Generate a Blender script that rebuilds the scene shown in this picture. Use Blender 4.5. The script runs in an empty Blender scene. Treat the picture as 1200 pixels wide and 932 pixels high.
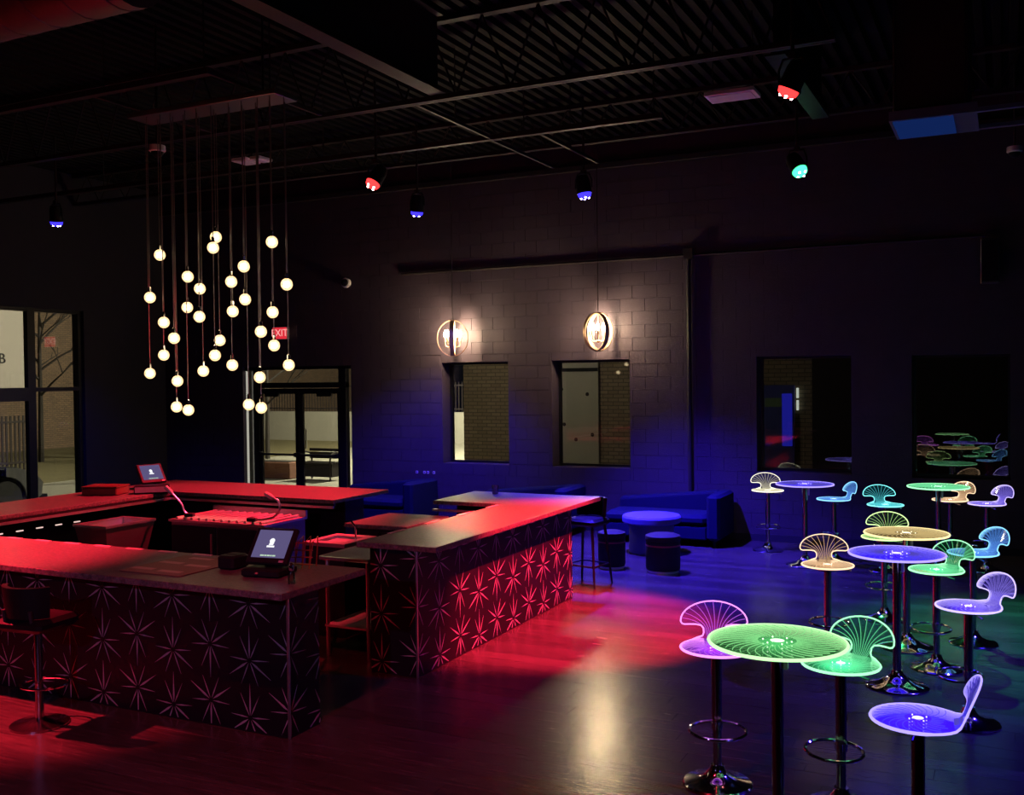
import bpy, bmesh, math, random
from mathutils import Matrix, Vector
random.seed(7)
PI = math.pi
SC = bpy.context.scene
C = SC.collection
R = math.radians

# ------------------------------------------------------------------ camera
F, YAW, PIT, ROL, EYE = 1176.44, R(26.154), R(-1.1496), R(-0.6673), 2.45
cam_d = bpy.data.cameras.new('camera')
cam = bpy.data.objects.new('camera', cam_d); C.objects.link(cam)
fw = Vector((-math.sin(YAW)*math.cos(PIT), math.cos(YAW)*math.cos(PIT), math.sin(PIT)))
r0 = Vector((math.cos(YAW), math.sin(YAW), 0)); u0 = r0.cross(fw)
rt = r0*math.cos(ROL)+u0*math.sin(ROL); up = -r0*math.sin(ROL)+u0*math.cos(ROL)
cam.matrix_world = Matrix(((rt.x, up.x, -fw.x, 0), (rt.y, up.y, -fw.y, 0), (rt.z, up.z, -fw.z, EYE), (0, 0, 0, 1)))
cam_d.sensor_width = 36; cam_d.sensor_fit = 'HORIZONTAL'; cam_d.lens = F/1200*36
cam_d.clip_start = 0.05; cam_d.clip_end = 300
SC.camera = cam

# ------------------------------------------------------------------ world, exposure
W = bpy.data.worlds.new('night_sky'); SC.world = W; W.use_nodes = True
W.node_tree.nodes['Background'].inputs[0].default_value = (0.10, 0.10, 0.16, 1)
W.node_tree.nodes['Background'].inputs[1].default_value = 0.03
SC.view_settings.view_transform = 'Standard'; SC.view_settings.look = 'None'
SC.view_settings.exposure = 0.0; SC.view_settings.gamma = 1.0
SC.view_settings.use_curve_mapping = False
try:
    SC.cycles.use_denoising = True
    SC.cycles.max_bounces = 8; SC.cycles.transparent_max_bounces = 16
    SC.cycles.sample_clamp_indirect = 4.0
    SC.cycles.caustics_reflective = False; SC.cycles.caustics_refractive = False
except Exception:
    pass

# ------------------------------------------------------------------ lamps: every coloured lamp is a can hung from the roof
# name, position, aim, colour, watts, cone, blend, label
RED, BLU, GRN = (1.0, 0.02, 0.05), (0.05, 0.02, 1.0), (0.04, 1.0, 0.25)
PARS = [
 ((-1.62, 8.80, 4.95), (-4.05, 9.10, 0.0), RED, 13000, 41, 0.5, 'red stage lamp hanging by the ceiling beam at upper right'),
 ((-7.02, 10.53, 4.95), (-8.30, 8.40, 1.0), RED, 4600, 72, 0.6, 'red stage lamp hanging over the bar, right of the chandelier'),
 ((-9.10, 4.30, 4.80), (-7.80, 5.10, 1.0), RED, 8200, 46, 0.6, 'red stage lamp hanging above the near bar, left of the frame'),
 ((-7.66, 12.55, 4.95), (-8.60, 13.3, 0.0), BLU, 3000, 80, 1.0, 'blue stage lamp hanging right of the red one over the bar'),
 ((-5.01, 12.43, 4.95), (-4.30, 12.50, 0.0), BLU, 11000, 80, 1.0, 'blue stage lamp hanging above the right orb pendant'),
 ((-12.81, 10.60, 4.95), (-13.6, 11.4, 0.0), BLU, 420, 90, 0.9, 'blue stage lamp hanging at far left above the storefront'),
 ((-2.24, 12.41, 4.95), (0.55, 10.20, 0.0), GRN, 2000, 46, 0.8, 'green stage lamp hanging above the dark windows'),
 ((2.30, 8.60, 4.80), (0.3, 8.8, 0.0), BLU, 1700, 84, 0.9, 'blue stage lamp hanging right of the frame over the glowing stools'),
 ((-3.20, -1.60, 3.40), (-5.2, 5.4, 0.3), (0.36, 0.20, 0.56), 560, 60, 1.0, 'violet stage lamp hanging behind the viewer'),
 ((-2.90, 3.00, 4.90), (-3.90, 5.50, 0.0), RED, 420, 72, 0.9, 'red stage lamp hanging above the frame before the near bar'),
]

# ================================================================== helpers
MATS = {}
def nodes_of(name):
    m = bpy.data.materials.new(name); m.use_nodes = True
    nt = m.node_tree; nt.nodes.clear()
    out = nt.nodes.new('ShaderNodeOutputMaterial')
    return m, nt, out
def N(nt, t, **kw):
    n = nt.nodes.new(t)
    for k, v in kw.items():
        if k in n.inputs: n.inputs[k].default_value = v
        else: setattr(n, k, v)
    return n
def rgba(c): return (c[0], c[1], c[2], 1)
def mat(name, col, rough=0.5, metal=0.0, var=0.15, scale=12, bump=0.0, bscale=60, stretch=(1, 1, 1), spec=0.5, coat=0.0, sheen=0.0):
    if name in MATS: return MATS[name]
    m, nt, out = nodes_of(name)
    b = N(nt, 'ShaderNodeBsdfPrincipled'); L = nt.links
    b.inputs['Metallic'].default_value = metal
    b.inputs['Specular IOR Level'].default_value = spec
    b.inputs['Coat Weight'].default_value = coat
    b.inputs['Sheen Weight'].default_value = sheen
    tc = N(nt, 'ShaderNodeTexCoord'); mp = N(nt, 'ShaderNodeMapping')
    mp.inputs['Scale'].default_value = stretch
    L.new(tc.outputs['Object'], mp.inputs['Vector'])
    nz = N(nt, 'ShaderNodeTexNoise', Scale=scale, Detail=5.0, Roughness=0.6)
    L.new(mp.outputs[0], nz.inputs['Vector'])
    mx = N(nt, 'ShaderNodeMix', data_type='RGBA')
    mx.inputs[6].default_value = rgba([c*(1-var) for c in col]); mx.inputs[7].default_value = rgba([min(1, c*(1+var)) for c in col])
    L.new(nz.outputs['Fac'], mx.inputs[0]); L.new(mx.outputs[2], b.inputs['Base Color'])
    mr = N(nt, 'ShaderNodeMapRange'); mr.inputs[3].default_value = max(0.02, rough*0.85); mr.inputs[4].default_value = min(1, rough*1.15)
    L.new(nz.outputs['Fac'], mr.inputs[0]); L.new(mr.outputs[0], b.inputs['Roughness'])
    if bump > 0:
        n2 = N(nt, 'ShaderNodeTexNoise', Scale=bscale, Detail=4.0)
        L.new(mp.outputs[0], n2.inputs['Vector'])
        bp = N(nt, 'ShaderNodeBump', Strength=bump, Distance=0.01)
        L.new(n2.outputs['Fac'], bp.inputs['Height']); L.new(bp.outputs[0], b.inputs['Normal'])
    L.new(b.outputs[0], out.inputs[0]); MATS[name] = m
    return m
def emit(name, col, s):
    if name in MATS: return MATS[name]
    m, nt, out = nodes_of(name)
    e = N(nt, 'ShaderNodeEmission'); e.inputs[0].default_value = rgba(col); e.inputs[1].default_value = s
    nt.links.new(e.outputs[0], out.inputs[0]); MATS[name] = m
    return m
def glass(name, tint=(1, 1, 1), refl=0.06, rough=0.02, glow=None, gs=0.0, centre=6.0, far=0.2):
    """thin clear sheet: see-through with a fresnel mirror, and for lit acrylic its own glow"""
    if name in MATS: return MATS[name]
    m, nt, out = nodes_of(name); L = nt.links
    t = N(nt, 'ShaderNodeBsdfTransparent'); t.inputs[0].default_value = rgba(tint)
    g = N(nt, 'ShaderNodeBsdfGlossy'); g.inputs['Roughness'].default_value = rough
    lw = N(nt, 'ShaderNodeFresnel', IOR=1.5)
    mul = N(nt, 'ShaderNodeMath', operation='MULTIPLY_ADD'); mul.inputs[1].default_value = 1.1; mul.inputs[2].default_value = refl
    L.new(lw.outputs[0], mul.inputs[0])
    mx = N(nt, 'ShaderNodeMixShader'); L.new(mul.outputs[0], mx.inputs[0]); L.new(t.outputs[0], mx.inputs[1]); L.new(g.outputs[0], mx.inputs[2])
    last = mx
    if glow:
        e = N(nt, 'ShaderNodeEmission'); e.inputs[0].default_value = rgba(glow)
        tc = N(nt, 'ShaderNodeTexCoord'); ln = N(nt, 'ShaderNodeVectorMath', operation='LENGTH'); L.new(tc.outputs['Object'], ln.inputs[0])
        mr = N(nt, 'ShaderNodeMapRange', interpolation_type='SMOOTHERSTEP'); mr.inputs[1].default_value = 0.0; mr.inputs[2].default_value = 0.19
        mr.inputs[3].default_value = gs*centre; mr.inputs[4].default_value = gs; L.new(ln.outputs['Value'], mr.inputs[0])
        m2 = N(nt, 'ShaderNodeMapRange', interpolation_type='SMOOTHSTEP'); m2.inputs[1].default_value = 0.20; m2.inputs[2].default_value = 0.26
        m2.inputs[3].default_value = 1.0; m2.inputs[4].default_value = far; L.new(ln.outputs['Value'], m2.inputs[0])
        mm = N(nt, 'ShaderNodeMath', operation='MULTIPLY'); L.new(mr.outputs[0], mm.inputs[0]); L.new(m2.outputs[0], mm.inputs[1]); L.new(mm.outputs[0], e.inputs[1])
        ad = N(nt, 'ShaderNodeAddShader'); L.new(mx.outputs[0], ad.inputs[0]); L.new(e.outputs[0], ad.inputs[1]); last = ad
    L.new(last.outputs[0], out.inputs[0]); MATS[name] = m
    return m

class MB:
    """collects boxes, tubes, lathes and prisms into one mesh"""
    def __init__(s): s.v = []; s.f = []
    def add(s, vs, fs, M=None):
        o = len(s.v)
        for p in vs:
            p = Vector(p)
            s.v.append(tuple(M @ p) if M else tuple(p))
        for f in fs: s.f.append(tuple(i+o for i in f))
        return s
    def box(s, x0, x1, y0, y1, z0, z1, M=None):
        vs = [(x0, y0, z0), (x1, y0, z0), (x1, y1, z0), (x0, y1, z0), (x0, y0, z1), (x1, y0, z1), (x1, y1, z1), (x0, y1, z1)]
        return s.add(vs, [(0, 3, 2, 1), (4, 5, 6, 7), (0, 1, 5, 4), (1, 2, 6, 5), (2, 3, 7, 6), (3, 0, 4, 7)], M)
    def bbox(s, x0, x1, y0, y1, z0, z1, b=0.006, M=None):
        """box with a chamfered top edge and vertical edges"""
        def ring(i, z):
            return [(x0+i+b, y0+i, z), (x1-i-b, y0+i, z), (x1-i, y0+i+b, z), (x1-i, y1-i-b, z), (x1-i-b, y1-i, z), (x0+i+b, y1-i, z), (x0+i, y1-i-b, z), (x0+i, y0+i+b, z)]
        vs = ring(b, z0)+ring(0, z0+b)+ring(0, z1-b)+ring(b, z1)
        fs = [tuple(range(7, -1, -1)), tuple(range(24, 32))]
        for k in range(3):
            for i in range(8): fs.append((k*8+i, k*8+(i+1) % 8, k*8+8+(i+1) % 8, k*8+8+i))
        return s.add(vs, fs, M)
    def tube(s, pts, r, n=8, closed=False, caps=True, M=None):
        pts = [Vector(p) for p in pts]; m = len(pts); rs = r if isinstance(r, (list, tuple)) else [r]*m
        vs = []; prev = None
        for i, p in enumerate(pts):
            a = pts[(i-1) % m] if (closed or i > 0) else p; b = pts[(i+1) % m] if (closed or i < m-1) else p
            t = (b-a).normalized()
            if prev is None:
                h = Vector((0, 0, 1)) if abs(t.z) < 0.9 else Vector((1, 0, 0)); nrm = t.cross(h).normalized()
            else:
                nrm = (prev-t*prev.dot(t))
                nrm = nrm.normalized() if nrm.length > 1e-6 else t.orthogonal().normalized()
            prev = nrm; bn = t.cross(nrm)
            for k in range(n):
                q = 2*PI*k/n; vs.append(p+(nrm*math.cos(q)+bn*math.sin(q))*rs[i])
        fs = []
        for i in range(m if closed else m-1):
            j = (i+1) % m
            for k in range(n): fs.append((i*n+k, i*n+(k+1) % n, j*n+(k+1) % n, j*n+k))
        if caps and not closed: fs += [tuple(range(n-1, -1, -1)), tuple(range((m-1)*n, m*n))]
        return s.add(vs, fs, M)
    def lathe(s, prof, n=24, M=None, caps=True):
        vs = []; m = len(prof)
        for r, z in prof:
            for k in range(n): vs.append((r*math.cos(2*PI*k/n), r*math.sin(2*PI*k/n), z))
        fs = []
        for i in range(m-1):
            for k in range(n): fs.append((i*n+k, i*n+(k+1) % n, (i+1)*n+(k+1) % n, (i+1)*n+k))
        if caps: fs += [tuple(range(n-1, -1, -1)), tuple(range((m-1)*n, m*n))]
        return s.add(vs, fs, M)
    def prism(s, poly, z0, z1, M=None):
        n = len(poly)
        vs = [(x, y, z0) for x, y in poly]+[(x, y, z1) for x, y in poly]
        fs = [tuple(range(n-1, -1, -1)), tuple(range(n, 2*n))]
        for i in range(n): fs.append((i, (i+1) % n, n+(i+1) % n, n+i))
        return s.add(vs, fs, M)
    def sphere(s, c, r, n=12, m=8, M=None, sq=1.0):
        T = Matrix.Translation(c)
        return s.lathe([(max(1e-4, r*math.sin(PI*i/m)), -r*sq*math.cos(PI*i/m)) for i in range(m+1)], n, (M @ T) if M else T, caps=False)
    def mesh(s, name, smooth=True):
        me = bpy.data.meshes.new(name); me.from_pydata(s.v, [], s.f); me.update()
        if smooth:
            me.polygons.foreach_set('use_smooth', [True]*len(me.polygons))
            try: me.set_sharp_from_angle(angle=R(32))
            except Exception: pass
        return me
    def obj(s, name, m, parent=None, smooth=True):
        return link(name, s.mesh(name, smooth), m, parent)
def link(name, me, m=None, parent=None):
    o = bpy.data.objects.new(name, me); C.objects.link(o)
    if m and me is not None and len(me.materials) == 0: me.materials.append(m)
    if parent: o.parent = parent
    return o
def empty(name, loc=(0, 0, 0), rz=0):
    o = bpy.data.objects.new(name, None); C.objects.link(o); o.location = loc; o.rotation_euler = (0, 0, rz); o.empty_display_size = 0.1
    return o
def tag(o, label, cat, group=None):
    o['label'] = label; o['category'] = cat
    if group: o['group'] = group
    return o
def struct(o, label=None):
    o['kind'] = 'structure'
    if label: o['label'] = label
    return o
def copy_tree(o, parent=None):
    c = o.copy(); C.objects.link(c)
    if parent: c.parent = parent
    for ch in list(o.children): copy_tree(ch, c)
    return c
FONT = {}
def text(name, s, size, m, M, parent, depth=0.004, align='CENTER'):
    cu = bpy.data.curves.new('t', 'FONT'); cu.body = s; cu.size = size; cu.extrude = depth/2; cu.align_x = align; cu.align_y = 'CENTER'
    cu.resolution_u = 3
    tmp = bpy.data.objects.new('t', cu); C.objects.link(tmp)
    dg = bpy.context.evaluated_depsgraph_get()
    me = bpy.data.meshes.new_from_object(tmp.evaluated_get(dg)); me.name = name
    bpy.data.objects.remove(tmp); bpy.data.curves.remove(cu)
    me.transform(M); me.materials.clear(); 
    return link(name, me, m, parent)

# ------------------------------------------------------------------ materials
def floor_mat():
    m, nt, out = nodes_of('dark_wood_plank'); L = nt.links
    b = N(nt, 'ShaderNodeBsdfPrincipled')
    ge = N(nt, 'ShaderNodeNewGeometry'); sp = N(nt, 'ShaderNodeSeparateXYZ'); L.new(ge.outputs['Position'], sp.inputs[0])
    dv = N(nt, 'ShaderNodeMath', operation='DIVIDE'); dv.inputs[1].default_value = 0.18; L.new(sp.outputs['Y'], dv.inputs[0])
    fl = N(nt, 'ShaderNodeMath', operation='FLOOR'); L.new(dv.outputs[0], fl.inputs[0])
    wn = N(nt, 'ShaderNodeTexWhiteNoise', noise_dimensions='1D'); L.new(fl.outputs[0], wn.inputs['W'])
    mp = N(nt, 'ShaderNodeMapping'); mp.inputs['Scale'].default_value = (1.3, 17, 1); L.new(ge.outputs['Position'], mp.inputs[0])
    nz = N(nt, 'ShaderNodeTexNoise', Scale=2.2, Detail=8.0, Roughness=0.68); L.new(mp.outputs[0], nz.inputs['Vector'])
    cr = N(nt, 'ShaderNodeValToRGB'); cr.color_ramp.elements[0].color = (0.026, 0.021, 0.020, 1); cr.color_ramp.elements[1].color = (0.085, 0.068, 0.060, 1)
    cr.color_ramp.elements[0].position = 0.32; cr.color_ramp.elements[1].position = 0.72
    ad = N(nt, 'ShaderNodeMath', operation='MULTIPLY_ADD'); ad.inputs[1].default_value = 0.22; L.new(wn.outputs['Value'], ad.inputs[0])
    sb = N(nt, 'ShaderNodeMath', operation='SUBTRACT'); sb.inputs[1].default_value = 0.11; L.new(nz.outputs['Fac'], sb.inputs[0]); L.new(sb.outputs[0], ad.inputs[2])
    L.new(ad.outputs[0], cr.inputs[0]); L.new(cr.outputs[0], b.inputs['Base Color'])
    mr = N(nt, 'ShaderNodeMapRange'); mr.inputs[3].default_value = 0.20; mr.inputs[4].default_value = 0.31; L.new(nz.outputs['Fac'], mr.inputs[0]); L.new(mr.outputs[0], b.inputs['Roughness'])
    bp = N(nt, 'ShaderNodeBump', Strength=0.10, Distance=0.002); L.new(nz.outputs['Fac'], bp.inputs['Height']); L.new(bp.outputs[0], b.inputs['Normal'])
    L.new(b.outputs[0], out.inputs[0]); return m
def brick_mat(name, c1, c2, mortar, scale=1.0, axis='xz'):
    m, nt, out = nodes_of(name); L = nt.links
    b = N(nt, 'ShaderNodeBsdfPrincipled', Roughness=0.85)
    ge = N(nt, 'ShaderNodeNewGeometry'); sp = N(nt, 'ShaderNodeSeparateXYZ'); L.new(ge.outputs['Position'], sp.inputs[0])
    cb = N(nt, 'ShaderNodeCombineXYZ'); L.new(sp.outputs['X' if axis == 'xz' else 'Y'], cb.inputs[0]); L.new(sp.outputs['Z'], cb.inputs[1])
    bk = N(nt, 'ShaderNodeTexBrick'); bk.inputs['Color1'].default_value = rgba(c1); bk.inputs['Color2'].default_value = rgba(c2); bk.inputs['Mortar'].default_value = rgba(mortar)
    bk.inputs['Scale'].default_value = scale; bk.inputs['Mortar Size'].default_value = 0.008; bk.inputs['Brick Width'].default_value = 0.215; bk.inputs['Row Height'].default_value = 0.075
    L.new(cb.outputs[0], bk.inputs['Vector']); L.new(bk.outputs['Color'], b.inputs['Base Color'])
    bp = N(nt, 'ShaderNodeBump', Strength=0.6, Distance=0.01); bp.invert = True; L.new(bk.outputs['Fac'], bp.inputs['Height']); L.new(bp.outputs[0], b.inputs['Normal'])
    L.new(b.outputs[0], out.inputs[0]); return m
def granite_mat():
    m, nt, out = nodes_of('speckled_granite'); L = nt.links
    b = N(nt, 'ShaderNodeBsdfPrincipled', Roughness=0.22)
    tc = N(nt, 'ShaderNodeTexCoord')
    vo = N(nt, 'ShaderNodeTexVoronoi', Scale=70.0); L.new(tc.outputs['Object'], vo.inputs['Vector'])
    nz = N(nt, 'ShaderNodeTexNoise', Scale=34.0, Detail=6.0, Roughness=0.75); L.new(tc.outputs['Object'], nz.inputs['Vector'])
    cr = N(nt, 'ShaderNodeValToRGB'); cr.color_ramp.elements[0].color = (0.035, 0.03, 0.03, 1); cr.color_ramp.elements[1].color = (0.24, 0.20, 0.19, 1)
    cr.color_ramp.elements[0].position = 0.35; cr.color_ramp.elements[1].position = 0.7
    L.new(nz.outputs['Fac'], cr.inputs[0])
    mx = N(nt, 'ShaderNodeMix', data_type='RGBA', blend_type='MULTIPLY'); mx.inputs[0].default_value = 0.35
    L.new(cr.outputs[0], mx.inputs[6]); L.new(vo.outputs['Color'], mx.inputs[7]); L.new(mx.outputs[2], b.inputs['Base Color'])
    mr = N(nt, 'ShaderNodeMapRange'); mr.inputs[3].default_value = 0.28; mr.inputs[4].default_value = 0.46; L.new(nz.outputs['Fac'], mr.inputs[0]); L.new(mr.outputs[0], b.inputs['Roughness'])
    bp = N(nt, 'ShaderNodeBump', Strength=0.18, Distance=0.004); L.new(vo.outputs['Distance'], bp.inputs['Height']); L.new(bp.outputs[0], b.inputs['Normal'])
    L.new(b.outputs[0], out.inputs[0]); return m

FLOOR = floor_mat()
GRAN = granite_mat()
BLOCK = mat('black_painted_block', (0.056, 0.042, 0.058), 0.55, var=0.25, scale=3, bump=0.35, bscale=70, spec=0.25)
WALLP = mat('black_painted_wall', (0.03, 0.027, 0.036), 0.6, var=0.2, scale=4, bump=0.1, spec=0.15)
DECK = mat('black_painted_deck', (0.008, 0.007, 0.007), 0.6, var=0.25, scale=3, spec=0.05)
STEELB = mat('black_painted_steel', (0.03, 0.025, 0.025), 0.5, var=0.25, scale=5, spec=0.15)
ALU = mat('dark_bronze_frame', (0.012, 0.012, 0.013), 0.4, 0.3, var=0.15)
CHROME = mat('chrome', (0.75, 0.75, 0.78), 0.10, 1.0, var=0.04)
DCHROME = mat('chrome_tube', (0.42, 0.40, 0.42), 0.16, 1.0, var=0.06)
STAIN = mat('brushed_stainless', (0.66, 0.64, 0.64), 0.36, 1.0, var=0.1, scale=30, stretch=(1, 14, 1))
BLK = mat('black_plastic', (0.010, 0.010, 0.012), 0.5, var=0.2, spec=0.12)
RUBB = mat('black_rubber', (0.012, 0.012, 0.012), 0.7, var=0.2, bump=0.2)
MATBR = mat('brown_rubber_mat', (0.17, 0.12, 0.075), 0.6, var=0.15, bump=0.3, bscale=200)
MATPA = mat('pale_mat_print', (0.38, 0.26, 0.20), 0.5, var=0.15)
LEATH = mat('black_leather', (0.008, 0.007, 0.008), 0.5, var=0.2, bump=0.15, bscale=150, spec=0.15)
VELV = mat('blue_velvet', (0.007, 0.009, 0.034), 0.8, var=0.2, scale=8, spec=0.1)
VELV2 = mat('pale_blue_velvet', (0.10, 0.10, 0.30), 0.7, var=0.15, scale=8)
DVELV = mat('black_velvet', (0.006, 0.006, 0.008), 0.8, var=0.2)
PANEL = mat('black_bar_panel', (0.008, 0.006, 0.009), 0.5, var=0.15, spec=0.2)
STAR = mat('pale_star_inlay', (0.40, 0.36, 0.40), 0.4, 0.2, var=0.2, scale=20)
WHITE = mat('white_plastic', (0.72, 0.68, 0.70), 0.45, var=0.05)
WOODR = mat('dark_stained_wood', (0.10, 0.035, 0.025), 0.4, var=0.3, scale=6, stretch=(1, 8, 1))
BRONZE = mat('bronze_band', (0.42, 0.27, 0.17), 0.42, 0.55, var=0.2)
PANE = glass('window_glass', (0.92, 0.94, 0.92), 0.02, 0.0)
WARM = (1.0, 0.74, 0.40)

# ================================================================== setting
WY = 14.85; LX = -14.94; RX = 3.6; FYy = -3.4; TOP = 6.15
struct(MB().box(LX-0.3, RX+0.3, FYy-0.3, WY+0.45, -0.20, -0.008).obj('floor', STEELB), 'dark plank floor of the lounge')
floor = bpy.data.objects['floor']
plank_mesh = {}
rest = MB()
row = 0; y = FYy
y0 = 0.18*math.floor(FYy/0.18)
for i in range(int((WY-y0)/0.18)+1):
    ya = y0+i*0.18; yb = min(ya+0.18, WY)
    if yb <= FYy or yb-ya < 0.02: continue
    ya = max(ya, FYy)
    x = LX+((i*0.73) % 1.6)-1.6
    while x < RX:
        xa = max(x, LX); xb = min(x+1.6, RX); x += 1.6
        if xb-xa < 0.05: continue
        dz = random.uniform(-0.0012, 0)
        g = 0.0007
        if ya > 4.4 and yb < 10.3 and xa > -5.6 and xb < 1.6:
            mb = MB().bbox(xa+g, xb-g, ya+g, yb-g, -0.009, dz, 0.0010); mb.obj('floor_plank', FLOOR, floor, smooth=False)
        else:
            rest.box(xa+g, xb-g, ya+g, yb-g, -0.009, dz)
o = rest.obj('floor_plank', FLOOR, floor, smooth=False); o['kind'] = 'stuff'

# back wall with openings
OPEN = [(-8.50-0.12, -7.36, 1.00, 2.71), (-6.57, -5.25, 1.00, 2.71), (-3.28, -1.95, 1.02, 2.71), (-1.15, 0.07, 1.00, 2.69), (-12.98, -10.50, 0.0, 2.70)]
def pierced(mb, axis, a0, a1, z0, z1, t0, t1, opens):
    xs = sorted(set([a0, a1]+[v for o in opens for v in o[:2]])); zs = sorted(set([z0, z1]+[v for o in opens for v in o[2:]]))
    for i in range(len(xs)-1):
        zrun = None
        for j in range(len(zs)-1):
            cx = (xs[i]+xs[i+1])/2; cz = (zs[j]+zs[j+1])/2
            hole = any(o[0] < cx < o[1] and o[2] < cz < o[3] for o in opens)
            if not hole:
                if axis == 'x': mb.box(xs[i], xs[i+1], t0, t1, zs[j], zs[j+1])
                else: mb.box(t0, t1, xs[i], xs[i+1], zs[j], zs[j+1])
    return mb
wb = struct(pierced(MB(), 'x', LX-0.3, RX+0.3, 0, TOP+0.4, WY+0.008, WY+0.42, OPEN).obj('wall_back', BLOCK, smooth=False), 'black painted concrete block wall at the back')
# concrete blocks, each proud of its joints
def clip(r, opens):
    out = [r]
    for o in opens:
        nxt = []
        for (xa, xb, za, zb) in out:
            if xb <= o[0] or xa >= o[1] or zb <= o[2] or za >= o[3]: nxt.append((xa, xb, za, zb)); continue
            if xa < o[0]: nxt.append((xa, o[0], za, zb))
            if xb > o[1]: nxt.append((o[1], xb, za, zb))
            xm0, xm1 = max(xa, o[0]), min(xb, o[1])
            if za < o[2]: nxt.append((xm0, xm1, za, o[2]))
            if zb > o[3]: nxt.append((xm0, xm1, o[3], zb))
        out = nxt
    return [q for q in out if q[1]-q[0] > 0.03 and q[3]-q[2] > 0.03]
restb = MB(); nblk = 0
for j in range(int(TOP/0.203)):
    za = j*0.203; zb = za+0.203
    x = LX-(0.2 if j % 2 else 0.0)
    while x < RX:
        xa, xb = max(x, LX), min(x+0.406, RX); x += 0.406
        if xb-xa < 0.03: continue
        for (p, q, s_, t_) in clip((xa, xb, za, zb), OPEN):
            g = 0.0026
            if -10.0 < p and q < -4.35 and 2.2 < s_ and t_ < 4.3 and nblk < 200 or (-10 < p and q < -4.6 and 0.9 < s_ < 2.3 and nblk < 290):
                nblk += 1
                MB().bbox(p+g, q-g, WY+0.002, WY+0.012, s_+g, t_-g, 0.002).obj('concrete_block', BLOCK, wb, smooth=False)
            else: restb.box(p+g, q-g, WY+0.002, WY+0.012, s_+g, t_-g)
o = restb.obj('concrete_block', BLOCK, wb, smooth=False); o['kind'] = 'stuff'

LOPEN = [(9.60, 12.90, 0.30, 3.74)]
struct(pierced(MB(), 'y', FYy-0.3, WY, 0, TOP+0.4, LX-0.30, LX, LOPEN).obj('wall_left', WALLP, smooth=False), 'black painted left wall around the storefront')
struct(MB().box(RX, RX+0.3, FYy-0.3, WY, 0, TOP+0.4).obj('wall_right', WALLP, smooth=False))
struct(MB().box(LX, RX, FYy-0.3, FYy, 0, TOP+0.4).obj('wall_front', WALLP, smooth=False))
# corrugated roof deck, ribs running front to back
dk = MB(); x = LX-0.3; prof = []
while x < RX+0.4:
    prof += [(x, TOP), (x+0.075, TOP), (x+0.095, TOP+0.075), (x+0.15, TOP+0.075)]; x += 0.17
vs = [(p[0], FYy-0.3, p[1]) for p in prof]+[(p[0], WY+0.4, p[1]) for p in prof]; n = len(prof)
dk.add(vs, [(i, i+1, n+i+1, n+i) for i in range(n-1)])
dk.box(LX-0.3, RX+0.4, FYy-0.3, WY+0.4, TOP+0.08, TOP+0.2)
struct(dk.obj('ceiling', DECK, smooth=False), 'black corrugated metal roof deck')
struct(MB().box(LX, RX, WY-0.10, WY-0.004, 5.70, 5.78).obj('trim_1', STEELB, smooth=False), 'steel ledger along the top of the back wall')
struct(MB().box(LX, RX, WY-0.02, WY-0.004, 0.0, 0.10).obj('baseboard_back', WALLP, smooth=False))
struct(MB().box(LX, LX+0.015, 12.95, WY-0.02, 0.0, 0.10).obj('baseboard_left', WALLP, smooth=False))

# windows in the back wall
def window(nm, o, label):
    x0, x1, z0, z1 = o; w = struct(empty(nm, ((x0+x1)/2, WY+0.30, z0)), label)
    cx, cz = (x0+x1)/2, z0; gy = 0.0
    fr = MB(); t = 0.035; hw = (x1-x0)/2; h = z1-z0
    fr.box(-hw, hw, -0.03, 0.03, 0, t); fr.box(-hw, hw, -0.03, 0.03, h-t, h); fr.box(-hw, -hw+t, -0.03, 0.03, t, h-t); fr.box(hw-t, hw, -0.03, 0.03, t, h-t)
    fr.obj('window_frame', ALU, w, smooth=False)
    MB().box(-hw+t, hw-t, -0.003, 0.003, t, h-t).obj('window_pane', PANE, w, smooth=False)
window('window_1', OPEN[0], 'deep set window left, under the left orb pendant')
window('window_2', OPEN[1], 'deep set window under the right orb pendant')
window('window_3', OPEN[2], 'dark window right of the conduit, brick wall outside')
window('window_4', OPEN[3], 'black window at far right mirroring the glowing tables')

# storefront glazing in the left wall
w5 = struct(empty('window_5', (LX-0.12, 11.25, 0.30)), 'tall storefront glazing at far left')
fr = MB(); ys = [9.60, 11.86, 12.90]
for yy in ys: 
    a = 0.07 if yy != 11.86 else 0.075
    fr.box(-0.05, 0.05, max(9.6, yy-a)-11.25, min(12.90, yy+a)-11.25, 0, 3.44)
for z, a in ((0.0, 0.10), (3.38, 0.06)): fr.box(-0.048, 0.048, 9.6-11.25, 12.9-11.25, z, z+a)
fr.box(-0.048, 0.048, 9.6-11.25, 11.86-11.25, 1.84, 2.07); fr.box(-0.048, 0.048, 11.86-11.25, 12.9-11.25, 2.00, 2.07)
fr.obj('window_frame', ALU, w5, smooth=False)
for (ya, yb) in ((9.67, 11.785), (11.935, 12.83)):
    for (za, zb) in ((0.1, 1.84 if ya < 10 else 2.0), (2.07, 3.38)):
        MB().box(-0.004, 0.004, ya-11.25, yb-11.25, za, zb).obj('window_pane', PANE, w5, smooth=False)

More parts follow.
